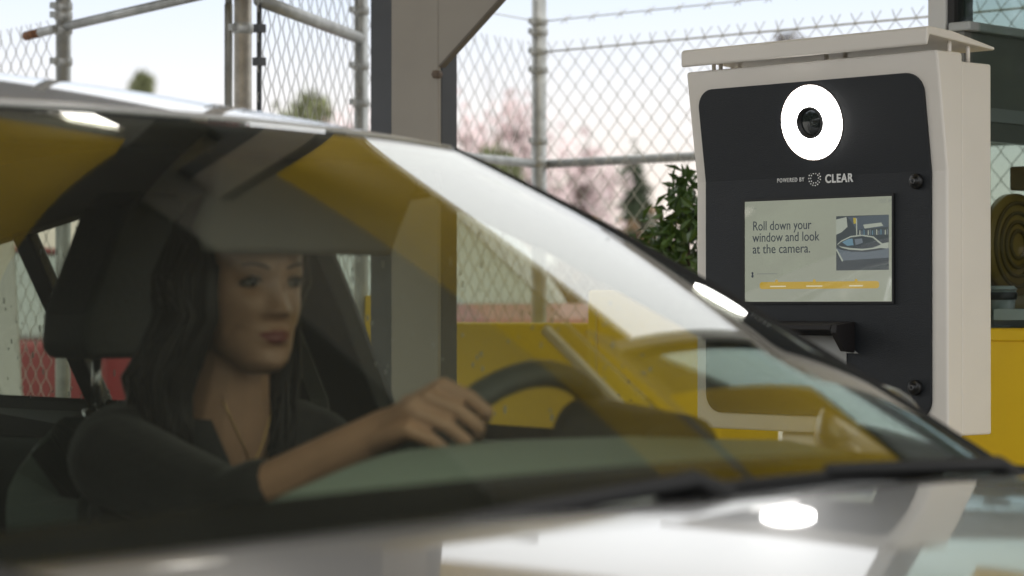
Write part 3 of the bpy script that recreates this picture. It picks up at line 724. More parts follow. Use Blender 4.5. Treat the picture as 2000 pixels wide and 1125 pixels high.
# nose, trunk, tail
b = MB(); b.grid(lambda u, t: (np.array(hood(u, 1)) * (1 - t) + np.array((2.16 - .3 * u * u, .70 * u, .25)) * t) + np.array([.05 * math.sin(math.pi * t), 0, 0]), 24, 10, thick=.004); b.build('front_bumper', paint, car)
b = MB(); b.grid(lambda u, t: (-1.55 - .62 * t + .06 * u * u * t, (.76 - .1 * t) * u, .99 - .06 * t - .03 * u * u), 24, 8, thick=.004); b.build('trunk_lid', paint, car)
b = MB(); b.grid(lambda u, t: (-2.17 - .06 * math.sin(math.pi * t) + .06 * u * u, .68 * u, .93 - .66 * t - .03 * u * u), 24, 8, thick=.004); b.build('rear_bumper', paint, car)
b = MB(); b.grid(lambda u, t: (-1.42 - .66 * t + .08 * u * u, (.53 + .12 * t) * u, 1.338 - .05 * t - .29 * t * t - .03 * u * u), 24, 8, thick=.004); b.build('rear_window', side_glass, car)
for s in (-1, 1):
    b = MB(); b.ellip((1.93, s * .60, .70), (.10, .12, .06), 20, 10); b.build('headlight', mat('headlight_glass', (.6, .6, .6), .1, .3, coat=1), car)
    b = MB(); b.ellip((-2.15, s * .55, .82), (.06, .12, .06), 20, 10); b.build('tail_light', mat('tail_light_red', (.35, .01, .01), .2, coat=1), car)
    for (wx, wz) in wheels:
        b = MB(); b.lathe((wx, s * .72, wz), [(.20, -.10), (.30, -.10), (.31, -.08), (.31, .08), (.30, .10), (.20, .10)], 40, 'y'); wh = b.build('wheel', rubber, car)
        b = MB(); b.lathe((wx, s * .72, wz), [(.001, s * .07), (.05, s * .085), (.18, s * .07), (.205, s * .095)], 40, 'y')
        for k in range(5):
            a = 2 * math.pi * k / 5; b.tube([(wx, s * .80, wz), (wx + .19 * math.cos(a), s * .805, wz + .19 * math.sin(a))], .022, 8)
        b.build('rim', chrome, wh)
b = MB(); b.box((-2.05, -.70, .20), (1.95, .70, .26)); b.build('floor_pan', rubber, car)

# greenhouse: pillars and side windows
def gh(x, z, s, off=0):
    y = np.interp(z, [.93, 1.34], [.735, .592]) + off
    return np.array([x, s * y, z])
ROOFE = np.array([roof(1.0, t) for t in np.linspace(0, 1, 60)])
def zedge(x): return float(np.interp(-x, -ROOFE[:, 0], ROOFE[:, 2]))
def ztop(x): return min(float(np.interp(x, [-1.45, -1.15, -.85, -.4, .0, .2], [1.20, 1.243, 1.285, 1.325, 1.335, 1.325])), zedge(x) - .046)
def bar(pts, s, wx, name, m, y_in=-.03, y_out=.0, parent=None):
    """flat bar in the side plane along pts (x,z); widths wx"""
    V = []; F = []; n = len(pts)
    ws = wx if hasattr(wx, '__len__') else [wx] * n
    for i, (x, z) in enumerate(pts):
        a = np.array(pts[max(i - 1, 0)]); c = np.array(pts[min(i + 1, n - 1)]); t = (c - a) / np.linalg.norm(c - a); nn = np.array([-t[1], t[0]])
        for (sg, yo) in ((-1, y_out), (1, y_out), (1, y_in), (-1, y_in)):
            q = np.array([x, z]) + nn * sg * ws[i] / 2; V.append(gh(q[0], q[1], s, yo))
    for i in range(n - 1):
        for k in range(4): F.append((4 * i + k, 4 * i + (k + 1) % 4, 4 * i + 4 + (k + 1) % 4, 4 * i + 4 + k))
    F += [(0, 1, 2, 3), tuple(4 * (n - 1) + k for k in (3, 2, 1, 0))]
    return MB().add(V, F).build(name, m, parent or car, bevel=.004)
drop_m = mat('water_droplet', (.85, .88, .88), .15); drop_m.node_tree.nodes['Principled BSDF'].inputs['Alpha'].default_value = .45
for s in (-1, 1):
    Apts = [(.925, .915), (.73, 1.028), (.535, 1.127), (.34, 1.222), (.15, 1.300)]
    bar(Apts, s, .03, 'front_pillar', paint, -.002, .012)
    bar([(a - .008, c - .006) for a, c in Apts], s, .05, 'front_pillar_trim', trim_d, -.035, -.003)
    rp = [(x, zedge(x) - .026) for x in np.linspace(.15, -1.38, 24)]
    wl = (pix_y(0, 480, .63), pix_y(220, 414, .625))
    def zwin(x): return min(float(np.interp(x, [-1.45, wl[0][0], wl[1][0], -.6, .0, .2], [wl[0][2] - .05, wl[0][2], wl[1][2], 1.268, 1.27, 1.285])), zedge(x) - .03)
    bar(rp, s, .05, 'roof_rail', paint, -.002, .012)
    bar([(a, (zedge(a) - .004 + zwin(a)) / 2) for a, c in rp], s, [zedge(a) - .004 - zwin(a) for a, c in rp], 'roof_rail_trim', head_m, -.04, -.003)
    bar([(-.155, .95), (-.195, 1.15), (-.24, 1.31)], s, .165, 'centre_pillar_trim', trim_d, -.035, -.003)
    bar([(-.115, .95), (-.155, 1.15), (-.20, 1.33)], s, .075, 'centre_pillar', frit_m, -.002, .01)
    d0 = (pix_y(190, 765, .70), pix_y(40, 462, .62))
    bar([(d0[0][0], .955), (d0[1][0], ztop(d0[1][0]) + .01)], s, .045, 'rear_window_bar', frit_m, -.02, .004)
    e0 = pix_y(-30, 700, .70)[0]
    bar([(-1.20, zedge(-1.2) - .03), (-1.36, 1.292), (-1.53, 1.262), (-1.74, 1.198), (-1.97, 1.11), (-2.14, .96)], s, [.055, .06, .065, .075, .09, .10], 'rear_pillar', paint, -.004, .022)
    # side windows, one per door
    def pane(x0b, x1b, x0t, x1t, name, nn=16):
        def fn(u, v):
            a = (u + 1) / 2; xb2 = x0b + (x1b - x0b) * a; xt2 = x0t + (x1t - x0t) * a
            zt2 = ztop(xt2) + .006
            if xt2 > .16 or False: zt2 = zt2
            zb2 = zbelt(xb2) + .005
            x = xb2 + (xt2 - xb2) * v; z = zb2 + (zt2 - zb2) * v
            # clip under the sloping front pillar
            if x > .15: z = min(z, float(np.interp(x, [.15, .34, .535, .73, .925], [1.300, 1.222, 1.127, 1.028, .915])))
            return gh(x, z, s, -.012)
        return MB().grid(fn, nn, 10, thick=.004).build(name, side_glass if s > 0 else dimming_glass, car)
    e1, e2 = pix_y(1092, 641, .69), pix_y(1372, 965, .725)
    if s > 0:
        kx = (e1[0] - e2[0]) / (e1[2] - e2[2]); xt_ = e1[0] + kx * (1.285 - e1[2])
        pf = pane(-.08, e2[0], -.17, xt_, 'front_side_window')
        bar([(e1[0], e1[2]), (e1[0] * .5 + e2[0] * .5, e1[2] * .5 + e2[2] * .5), (e2[0], e2[2])], s, .016, 'window_edge', mat('pale_edge_trim', (.85, .78, .68), .4), -.02, -.008, parent=pf)
    else: pf = pane(-.08, .93, -.17, .15, 'front_side_window')
    pr = pane(-1.02, -.15, -1.22, -.24, 'rear_side_window')
    pq = pane(-1.45, -1.05, -1.45, -1.24, 'quarter_window', 6)
    if s > 0:
        for (pn, xr, zr, cnt) in ((pf, (-.12, .42), (.97, 1.26), 110), (pr, (-1.15, -.3), (.98, 1.27), 150)):
            b = MB()
            for _ in range(cnt):
                x = random.uniform(*xr); z = random.uniform(*zr); r_ = random.choice((.0014, .0018, .0022, .003))
                c = gh(x, z, s, -.010); st_ = random.uniform(1, 2.2)
                b.ellip(c, (r_, .0012, r_ * st_), 8, 5)
            b.build('water_droplets', drop_m, pn)['kind'] = 'stuff'
    # door inner panel
    b = MB(); b.grid(lambda u, t: (-1.35 + (u + 1) / 2 * 2.3, s * (.70 + .03 * math.sin(3 * t)), .25 + t * (zbelt(-1.35 + (u + 1) / 2 * 2.3) - .255)), 20, 10, thick=.02); b.build('door_panel', mat('door_trim', (.05, .062, .056), .6, bump=.1, bscale=200), car)
# seat belt on the centre pillar (driver side)
b = MB(); bp = [gh(-.185, 1.285, 1, -.045), gh(-.16, 1.15, 1, -.05), gh(-.125, 1.0, 1, -.055), gh(-.10, .8, 1, -.06)]
V = []; F = []
for p in bp: V += [p + np.array([-.062, -.006, 0]), p + np.array([-.026, -.006, 0]), p + np.array([-.026, -.004, 0]), p + np.array([-.062, -.004, 0])]
for i in range(3):
    for k in range(4): F.append((4 * i + k, 4 * i + (k + 1) % 4, 4 * i + 4 + (k + 1) % 4, 4 * i + 4 + k))
b.add(V, F); b.build('seat_belt', belt_m, car)

# dashboard
def dash(u, v):
    y = .69 * u
    hump = math.exp(-((y - .36) / .17) ** 4)
    prof = [(1.02, .895), (.93, .93), (.80, .968), (.66, .983 + .006 * hump), (.55, .977 + .006 * hump), (.505, .948), (.485, .87), (.50, .74), (.56, .62)]
    t = v * (len(prof) - 1); i = min(int(t), len(prof) - 2); f = t - i; f2 = f
    x = prof[i][0] * (1 - f2) + prof[i + 1][0] * f2; z = prof[i][1] * (1 - f2) + prof[i + 1][1] * f2
    x -= .10 * u * u * max(0, (x - .5) / .5)
    fall = min(1, max(0, (.14 - y) / .34)); fall = fall * fall * (3 - 2 * fall)
    return (x, y, z - .015 * u * u - .062 * fall * min(1, max(0, (.95 - x) / .3)))
b = MB(); b.grid(dash, 48, 40); dsh = b.build('dashboard', dash_m, car)
b = MB()
def bino(u, v):
    y = .452 + .075 * u; a = math.pi * v
    return (.52 + .13 * (1 - v), y, .955 + .068 * math.sqrt(max(0, 1 - abs(u) ** 3)) * (.75 + .25 * v))
b.grid(bino, 20, 6, thick=.012); b.build('instrument_hood', trim_d, dsh)
b = MB(); b.grid(lambda u, v: (.655, .452 + .075 * u, .93 + (.025 + .05 * math.sqrt(max(0, 1 - abs(u) ** 3))) * v), 20, 4, thick=.01); b.build('instrument_back', trim_d, dsh)
# steering wheel
swc = np.array([.445, .37, .896]); tl = math.radians(24)
sa = np.array([0, 1., 0]); sb = np.array([math.sin(tl), 0, math.cos(tl)]); sn = np.cross(sa, sb)
b = MB(); n = 72; V = []; F = []
for i in range(n):
    q = 2 * math.pi * i / n; rd = math.cos(q) * sa + math.sin(q) * sb
    for k in range(12):
        p = 2 * math.pi * k / 12; V.append(swc + rd * (.172 + .0155 * math.cos(p)) + sn * .018 * math.sin(p))
for i in range(n):
    for k in range(12): F.append((i * 12 + k, i * 12 + (k + 1) % 12, ((i + 1) % n) * 12 + (k + 1) % 12, ((i + 1) % n) * 12 + k))
b.add(V, F, True); sw = b.build('steering_wheel', wheel_m, car)
b = MB(); b.ellip(swc + sn * .0 - np.array([-.02, 0, 0]), (.035, .075, .065)); 
for q in (0, 180, 270):
    rd = math.cos(math.radians(q)) * sa + math.sin(math.radians(q)) * sb; b.tube([swc + np.array([.02, 0, 0]), swc + rd * .165], [.028, .014], 10, flat=.5)
b.build('wheel_hub', trim_d, sw)
b = MB(); b.tube([swc + np.array([.03, 0, -.01]), swc + np.array([.30, 0, -.12])], .04, 14); b.build('steering_column', trim_d, dsh)
# sun visor folded down on driver side
v0 = pix(395, 505, 2.62); 
def visor(u, t):
    y = .36 + .165 * u; e = max(0, abs(u) - .9) / .1
    return (.150 - .05 * t + .008 * math.sin(3 * u), y, 1.312 - (.110 - .03 * e * e) * t)
b = MB(); b.grid(visor, 24, 10, thick=.012); b.build('sun_visor', mat('visor_cloth', (.30, .29, .27), .9), car)
# rear-view mirror
# seats
def seat(yc, name):
    sq = MB(); sq.prism([(-.16, .34), (.32, .36), (.34, .44), (.30, .49), (-.10, .45), (-.16, .42)], 'y', yc - .25, yc + .25)
    st = sq.build(name, seat_m, car, bevel=.04, seg=4)
    def back(u, t):
        hw = .27 - .05 * t ** 3 - .07 * max(0, (t - .84) / .16) ** 2
        return (-.165 - .15 * t - .045 * (1 - abs(u) ** 4) + .02, yc + hw * u, .42 + .565 * t - .03 * abs(u) ** 4 * t)
    b = MB(); b.grid(back, 24, 24, thick=-.10); bk2 = b.build('backrest', seat_m, st)
    bk2.data.materials.append(seat_side)
    for pl in bk2.data.polygons:
        if abs(pl.center.y - yc) > .155 and pl.center.z > .40: pl.material_index = 1
    b = MB(); b.prism([(yc - .120, 1.06), (yc - .132, 1.075), (yc - .128, 1.12), (yc - .062, 1.268), (yc - .03, 1.290), (yc + .03, 1.290), (yc + .062, 1.268), (yc + .128, 1.12), (yc + .132, 1.075), (yc + .120, 1.06)], 'x', -.345, -.245); b.build('headrest', seat_m, st, bevel=.022, seg=5)
    for sg in (-1, 1):
        b = MB(); b.tube([(-.30, yc + sg * .07, .97), (-.297, yc + sg * .07, 1.08)], .0065, 10); b.lathe((-.30, yc + sg * .07, .985), [(.018, -.01), (.018, .004), (.010, .006)], 16); b.build('headrest_post', chrome, st)
seat(.425, 'driver_seat'); seat(-.38, 'passenger_seat')
b = MB(); b.grid(lambda u, t: (-1.05 - .22 * t, .60 * u, .42 + .52 * t), 20, 8, thick=-.12); b.build('rear_seat', seat_m, car)
b = MB(); b.grid(lambda u, t: (-1.25 - .4 * t, .68 * u, .955), 8, 4, thick=.02); b.build('parcel_shelf', trim_d, car)
# door mirror on the far side
b = MB(); b.ellip((.585, .93, .965), (.055, .10, .066), 20, 12); b.tube([(.62, .80, .93), (.59, .90, .95)], .02); b.build('door_mirror', paint, car)

# ------------------------------------------------------------------ woman at the wheel
YAW = math.radians(-9)
hf = np.array([math.cos(YAW), math.sin(YAW), 0]); hl = np.array([-math.sin(YAW), math.cos(YAW), 0]); hu = np.array([0, 0, 1.])
HO = np.array([0.0, .356, 1.15])
def hp(f, l, u): return HO + hf * f + hl * l + hu * u
HT = [(-.106, .054, .034, .013), (-.100, .074, .018, .025), (-.090, .083, .002, .036), (-.075, .086, -.025, .046), (-.055, .087, -.058, .056), (-.03, .087, -.080, .067), (0, .088, -.093, .072), (.02, .090, -.097, .074), (.05, .090, -.099, .074), (.08, .078, -.092, .068), (.10, .060, -.076, .055), (.115, .034, -.050, .035), (.122, .010, -.022, .014)]
def headmesh():
    mb = MB(); n = 72; zs = np.linspace(-.106, .122, 90); T = np.array(HT); V = []; F = []
    for z in zs:
        fr = np.interp(z, T[:, 0], T[:, 1]); bk_ = np.interp(z, T[:, 0], T[:, 2]); hw = np.interp(z, T[:, 0], T[:, 3])
        c = (fr + bk_) / 2; a = (fr - bk_) / 2
        for k in range(n):
            q = 2 * math.pi * k / n; cq, sq = math.cos(q), math.sin(q)
            f = c + a * math.copysign(abs(cq) ** .92, cq); l = hw * math.copysign(abs(sq) ** .95, sq)
            if cq > 0:
                G = lambda cy, cz, wy, wz: math.exp(-((l - cy) / wy) ** 2 - ((z - cz) / wz) ** 2)
                # nose ridge and tip
                tn = np.clip((.02 - z) / .046, 0, 1)
                if -.05 < z < .03: f += (.004 + .018 * tn ** 1.3) * math.exp(-(l / (.0075 + .005 * tn)) ** 2) * (1 if z > -.027 else max(0, 1 - (-.027 - z) / .009))
                f += .006 * (G(.014, -.026, .007, .008) + G(-.014, -.026, .007, .008))
                f -= .010 * (G(.032, .010, .016, .011) + G(-.032, .010, .016, .011))
                f += .004 * (G(.031, .030, .022, .008) + G(-.031, .030, .022, .008))
                f += .0045 * (G(.036, -.02, .02, .016) + G(-.036, -.02, .02, .016))
                f += .008 * G(0, -.0515, .019, .0055) + .009 * G(0, -.0615, .016, .0055) - .004 * G(0, -.0567, .02, .0022)
                f -= .004 * G(0, -.073, .018, .006); f += .006 * G(0, -.094, .018, .010)
                f -= .002 * G(0, -.042, .004, .006)
            V.append(hp(f, l, z + .0030 * (l / .0255) ** 2 * math.exp(-((z + .0567) / .012) ** 2) * (1 if cq > 0 and abs(l) < .05 else 0)))
    m = len(zs)
    for i in range(m - 1):
        for k in range(n): F.append((i * n + k, i * n + (k + 1) % n, (i + 1) * n + (k + 1) % n, (i + 1) * n + k))
    F.append(tuple(range(n))); F.append(tuple((m - 1) * n + k for k in range(n)))
    mb.add(V, F, True); return mb
body = headmesh()
# ears
for s in (-1, 1): body.ellip(hp(-.008, s * .073, .0), (.018, .008, .030), 14, 10, Matrix.Rotation(YAW, 3, 'Z').to_4x4())
# neck, torso
body.capsule((-.035, .366, 1.02), (-.022, .36, 1.10), .052, .046)
body.capsule((-.062, .37, .945), (-.035, .366, 1.04), .070, .055)
body.ellip((-.09, .37, .83), (.105, .155, .17)); body.ellip((-.10, .37, .68), (.10, .14, .16)); body.ellip((-.08, .37, .54), (.13, .17, .12))
body.capsule((-.075, .23, .935), (-.075, .51, .935), .058, .058)
body.ellip((-.02, .30, .81), (.06, .065, .065)); body.ellip((-.02, .44, .81), (.06, .065, .065))
# arms
SR, ER, WR = (-.06, .205, .935), (.185, .178, .885), np.array([.412, .222, .990])
SL, EL, WL = (-.06, .535, .935), (.16, .60, .80), np.array([.42, .53, .86])
for (a, e, wv) in ((SR, ER, WR), (SL, EL, WL)):
    body.capsule(a, e, .048, .039); body.capsule(e, wv, .038, .025)
# legs
for yy in (.27, .47):
    body.capsule((-.05, yy, .54), (.36, yy - .02, .60), .085, .06); body.capsule((.36, yy - .02, .60), (.72, yy - .02, .34), .055, .04); body.capsule((.72, yy - .02, .33), (.86, yy - .02, .30), .038, .03)
# hands: right hand over the rim at upper right, left hand lower left
def hand(wrist, knuckle_c, across, fwd, down, side):
    wrist = np.array(wrist); kc = np.array(knuckle_c); ac = np.array(across) / np.linalg.norm(across)
    fw = np.array(fwd) / np.linalg.norm(fwd); dn = np.array(down) / np.linalg.norm(down)
    for k in range(4):
        o = (k - 1.5) * .0212; kp = kc + ac * o + dn * (.004 * abs(k - 1.3))
        body.capsule(wrist + ac * o * .55, kp, .0155, .0105, 12)
        ln = (.036, .040, .038, .030)[k]
        p1_ = kp + fw * ln * .95 + dn * ln * .15; p2_ = p1_ + fw * ln * .35 + dn * ln * .62; p3_ = p2_ + dn * ln * .45 - fw * ln * .30
        body.capsule(kp, p1_, .0102, .0086, 12); body.capsule(p1_, p2_, .0088, .0078, 12); body.capsule(p2_, p3_, .0080, .0066, 12)
    body.capsule(wrist + (kc - wrist) * .15, wrist + (kc - wrist) * .8, .021, .017)
    tb = wrist + (kc - wrist) * .3 - ac * .024 * side; t1 = tb + fw * .036 - ac * .016 * side + dn * .012; t2 = t1 + fw * .034 + dn * .008
    body.capsule(tb, t1, .0145, .0112, 12); body.capsule(t1, t2, .0110, .0082, 12)
KR = np.array([.484, .208, 1.020])
hand(WR, KR, (-.25, -.60, -.76), (.95, .10, -.22), (-.05, .72, -.62), 1)
hand(WL, (.485, .53, .905), (0, .7, -.7), (.8, -.4, .1), (.1, -.5, -.9), 1)
tmp = body.build('tmp_body', taupe)
rm = tmp.modifiers.new('r', 'REMESH'); rm.mode = 'VOXEL'; rm.voxel_size = .0026; rm.use_smooth_shade = True
sm = tmp.modifiers.new('s', 'SMOOTH'); sm.factor = .5; sm.iterations = 3
dg = bpy.context.evaluated_depsgraph_get(); me = bpy.data.meshes.new_from_object(tmp.evaluated_get(dg)); bpy.data.objects.remove(tmp)
skin = mat('skin', (.43, .25, .16), .42, var=.10, vscale=22, bump=.06, bscale=350)
skin.node_tree.nodes['Principled BSDF'].inputs['Subsurface Weight'].default_value = 0.0
lipm = mat('lips', (.22, .05, .045), .35)
browm = mat('brow', (.06, .038, .03), .9); eyem = mat('eye_white', (.26, .24, .22), .3); irism = mat('iris', (.012, .008, .006), .1)
me.name = 'person'; me.materials.clear(); me.materials.append(skin); me.materials.append(lipm)
me.polygons.foreach_set('use_smooth', [True] * len(me.polygons))
cen = np.empty(len(me.polygons) * 3); me.polygons.foreach_get('center', cen); cen = cen.reshape(-1, 3) - HO
ff, ll, uu = cen @ hf, cen @ hl, cen @ hu
uu = uu - .0030 * (ll / .0255) ** 2 * np.exp(-((uu + .0567) / .012) ** 2) * (np.abs(ll) < .05)
up_ = -.0568 + .0085 * np.clip(1 - (np.abs(ll) / .0255) ** 1.6, 0, 1) - .0015 * np.exp(-(ll / .004) ** 2); lo_ = -.0568 - .0100 * np.clip(1 - (np.abs(ll) / .0245) ** 2, 0, 1)
msk = (ff > .06) & (np.abs(ll) < .0255) & (uu < up_) & (uu > lo_)
me.polygons.foreach_set('material_index', msk.astype(int).tolist())
woman = bpy.data.objects.new('person', me); COL.objects.link(woman)
tag(woman, 'woman with long dark hair in a black blazer holding the steering wheel', 'person'); ORIG[woman.name] = np.zeros(3)
# eyes, brows
for s in (-1, 1):
    b = MB(); b.ellip(hp(.0725, s * .032, .011), (.0125, .0135, .0062), 18, 12, Matrix.Rotation(YAW, 4, 'Z')); ey = b.build('eye', eyem, woman)
    b = MB(); b.ellip(hp(.0815, s * .032, .0112), (.0045, .0060, .0056), 14, 8, Matrix.Rotation(YAW, 4, 'Z')); b.build('iris', irism, ey)
    b = MB(); pts = [hp(.0845 - .55 * (a ** 2) * .012, s * (.032 + a * .016), .0175 - .0055 * a * a) for a in np.linspace(-1, 1, 9)]; b.tube(pts, [.0016, .0022, .0026, .0028, .0028, .0028, .0026, .0022, .0018], 6); b.build('eyelashes', browm, ey)
    b = MB(); pts = [hp(.0905 - .010 * ((a + .8) / 2) ** 2, s * (.031 + a * .019), .031 + .004 * (1 - (a - .3) ** 2)) for a in np.linspace(-1, 1, 9)]; b.tube(pts, [.0012, .0022, .0025, .0025, .0024, .0022, .0019, .0014, .0008], 6); b.build('eyebrow', browm, woman)
# hair: scalp shell plus long strands
hairm = mat('dark_hair', (.006, .004, .0035), .42, spec=.35)
b = MB()
T = np.array(HT)
def scalp(q, z, off):
    fr = np.interp(z, T[:, 0], T[:, 1]); bk_ = np.interp(z, T[:, 0], T[:, 2]); hw = np.interp(z, T[:, 0], T[:, 3]); c = (fr + bk_) / 2; a = (fr - bk_) / 2 + off
    return (c + a * math.cos(q), (hw + off) * math.sin(q))
V = []; F = []; n = 48; zs = np.linspace(-.03, .128, 26)
rows = []
for z in zs:
    row = []
    hl_ = np.interp(z, [-.03, .03, .065, .085], [1.45, 1.15, .75, 0.0])   # hairline half angle at the front
    for k in range(n + 1):
        q = hl_ + (2 * math.pi - 2 * hl_) * k / n
        zz_ = min(z, .122); f, l = scalp(q, zz_, .012 if z < .12 else .004); V.append(hp(f, l, z + (.012 if z > .1 else .006)))
for i in range(len(zs) - 1):
    for k in range(n): a = i * (n + 1) + k; F.append((a, a + 1, a + n + 2, a + n + 1))
F.append(tuple((len(zs) - 1) * (n + 1) + k for k in range(n + 1)))
b.add(V, F, True)
for k in range(620):
    s = 1 if random.random() < .45 else -1
    q0 = random.uniform(1.0, 3.05) * s
    z0 = random.uniform(.0, .105); 
    if abs(q0) < 1.35: z0 = random.uniform(.055, .10)
    f0, l0 = scalp(q0, z0, .010)
    p0 = hp(f0, l0, z0 + .006)
    f1, l1 = scalp(q0 * .98 if abs(q0) > 1.5 else 1.55 * s, -.02, .020 + random.uniform(0, .014)); p1_ = hp(min(f1, .012) - .006 + (random.uniform(.0, .040) if s < 0 else 0), l1, -.03)
    out = random.uniform(.0, .03)
    fall = random.uniform(.10, .22)
    p2_ = hp(min(f1, .02) * .8 - .01 + random.uniform(-.02, .02), l1 * (1.12) + s * out, -.11)
    p3_ = hp(random.uniform(-.075, .055) if abs(q0) < 2.2 else random.uniform(-.10, -.05), s * (.075 + random.uniform(0, .055)), -.11 - fall)
    if s > 0: p2_ = p2_ - hl * .030 - hf * .035; p3_ = p3_ - hl * .055 - hf * .03; p1_ = p1_ - hl * .008 - hf * .012
    P_ = [p0, p0 * .45 + p1_ * .55 + hl * s * .012, p1_, (p1_ + p2_) / 2 + hl * s * .004, p2_, (p2_ + p3_) / 2 + hl * s * .006, p3_]
    wv = random.uniform(-.006, .006); P_ = [p + hl * wv * math.sin(1.3 * i_) for i_, p in enumerate(P_)]
    b.tube(P_, [.0025, .0045, .005, .005, .0045, .0036, .0012], 5)
for k in range(260):
    q0 = -random.uniform(1.05, 1.75); f0, l0 = scalp(q0, .085, .012); p0 = hp(f0, l0, .10)
    fc = random.uniform(.0, .058); lc = -.0745 + .35 * max(0, fc - .03) - random.uniform(0, .012)
    p1_ = hp(fc * .8 + .006, lc, .03); p2_ = hp(fc, lc - .004, -.035); p3_ = hp(fc * .6 - .005, lc - .018 - random.uniform(0, .02), -.11); p4_ = hp(random.uniform(-.04, .05), -.095 - random.uniform(0, .03), -.19 - random.uniform(0, .10))
    b.tube([p0, (p0 + p1_) / 2 - hl * .004, p1_, (p1_ + p2_) / 2 - hl * .003, p2_, (p2_ + p3_) / 2, p3_, (p3_ + p4_) / 2 - hl * random.uniform(-.01, .01), p4_], [.002, .004, .0042, .0042, .0042, .004, .0036, .003, .001], 5)
hair = b.build('hair', hairm, woman, fix=False)
# black blazer and top
bz = MB()
bz.ellip((-.092, .37, .83), (.118, .172, .175)); bz.ellip((-.10, .37, .68), (.115, .158, .165)); bz.ellip((-.08, .37, .56), (.145, .19, .12))
bz.capsule((-.078, .225, .937), (-.078, .515, .937), .070, .070); bz.ellip((-.015, .30, .81), (.066, .07, .072)); bz.ellip((-.015, .44, .81), (.066, .07, .072))
bz.capsule((-.07, .37, .955), (-.065, .368, 1.0), .085, .072)
er = np.array(ER); sr = np.array(SR); bz.capsule(sr, er, .062, .052); bz.capsule(er, er + (WR - er) * .20, .050, .046); el = np.array(EL); sl = np.array(SL); bz.capsule(sl, el, .062, .054); bz.capsule(el, el + (WL - el) * .6, .050, .042)
tmp = bz.build('tmp_bz', taupe); rm = tmp.modifiers.new('r', 'REMESH'); rm.mode = 'VOXEL'; rm.voxel_size = .006; sm = tmp.modifiers.new('s', 'SMOOTH'); sm.factor = .5; sm.iterations = 5
dg = bpy.context.evaluated_depsgraph_get(); bme = bpy.data.meshes.new_from_object(tmp.evaluated_get(dg)); bpy.data.objects.remove(tmp)
bm = bmesh.new(); bm.from_mesh(bme)
def inV(c, zb0, zt0, wt, wb=0.0):
    if c.z < zb0: return False
    hw = wb + (wt - wb) * min(1, (c.z - zb0) / (zt0 - zb0)); return abs(c.y - .372) < hw and c.x > -.075
kill = [f for f in bm.faces if inV(f.calc_center_median(), .84, 1.0, .075) or (f.calc_center_median().z > 1.01)]
bmesh.ops.delete(bm, geom=kill, context='FACES'); bm.to_mesh(bme); bm.free()
bme.name = 'blazer'; cloth = mat('black_cloth', (.012, .012, .013), .85, bump=.2, bscale=150, sheen=.15); bme.materials.clear(); bme.materials.append(cloth); bme.polygons.foreach_set('use_smooth', [True] * len(bme.polygons))
bo = bpy.data.objects.new('blazer', bme); COL.objects.link(bo); bo.parent = woman
so_ = bo.modifiers.new('solid', 'SOLIDIFY'); so_.thickness = .005
tpm = MB(); tpm.ellip((-.088, .37, .80), (.112, .16, .125)); tpm.ellip((-.018, .30, .81), (.0625, .067, .067)); tpm.ellip((-.018, .44, .81), (.0625, .067, .067)); tp = tpm.build('top', cloth, woman)
tr = MB()
for yy in (.27, .47): tr.capsule((-.05, yy, .54), (.36, yy - .02, .60), .095, .07); tr.capsule((.36, yy - .02, .60), (.70, yy - .02, .36), .066, .055)
tr.build('trousers', cloth, woman)
from mathutils.bvhtree import BVHTree
bmn = bmesh.new(); bmn.from_mesh(me); tree_b = BVHTree.FromBMesh(bmn); npt = []
for t in np.linspace(-1, 1, 25):
    h = tree_b.ray_cast(Vector((.4, .372 + .046 * t, .928 + .082 * abs(t) ** 1.25)), Vector((-1, 0, 0)))
    if h[0] is not None: npt.append(np.array(h[0]) + np.array([.0012, 0, 0]))
bmn.free()
nk = MB(); nk.tube(npt, .0011, 6); nk.build('necklace', mat('gold_chain', (.62, .42, .18), .3, 1.0), woman)
# lapels and necklace
lp = MB()
for s in (-1, 1):
    pts = [(-.005, .372 + s * .060, .985), (.020, .372 + s * .050, .93), (.042, .372 + s * .022, .86)]
    V = []; 
    for (x, y, z) in pts: V += [(x, y, z), (x - .02, y + s * .034, z + .004), (x - .022, y + s * .034, z - .002), (x - .004, y, z - .004)]
    F = []
    for i in range(2):
        for k in range(4): F.append((4 * i + k, 4 * i + (k + 1) % 4, 4 * i + 4 + (k + 1) % 4, 4 * i + 4 + k))
    lp.add(V, F, True)
lp.build('lapels', cloth, woman)

# ------------------------------------------------------------------ plants, trees
def leaf_cloud(mb, pts, size, n_per=1, asp=2.0, drop=.3):
    for p in pts:
        a = rng.normal(size=3); a[2] -= drop; a /= np.linalg.norm(a); c = np.cross(a, rng.normal(size=3)); c /= np.linalg.norm(c)
        L_ = size * rng.uniform(.6, 1.3); W2 = L_ / asp / 2
        p = np.array(p); nrm = np.cross(a, c) * L_ * .12
        mb.add([p, p + a * L_ * .5 + c * W2 + nrm, p + a * L_, p + a * L_ * .5 - c * W2 + nrm], [(0, 1, 2, 3)])
leafm = mat('shrub_leaf', (.075, .14, .03), .45, var=.4, vscale=14)
blossom = mat('hazed_pink_blossom', (.76, .64, .64), .9, var=.08, vscale=1.5)  # distance haze put into the colour by making the blossom paler
bark = mat('bark', (.09, .065, .05), .9, var=.3, vscale=10)
conif = mat('evergreen_leaf', (.055, .075, .04), .8, var=.3, vscale=2)
spring = mat('spring_leaf', (.23, .25, .13), .8, var=.3, vscale=2)
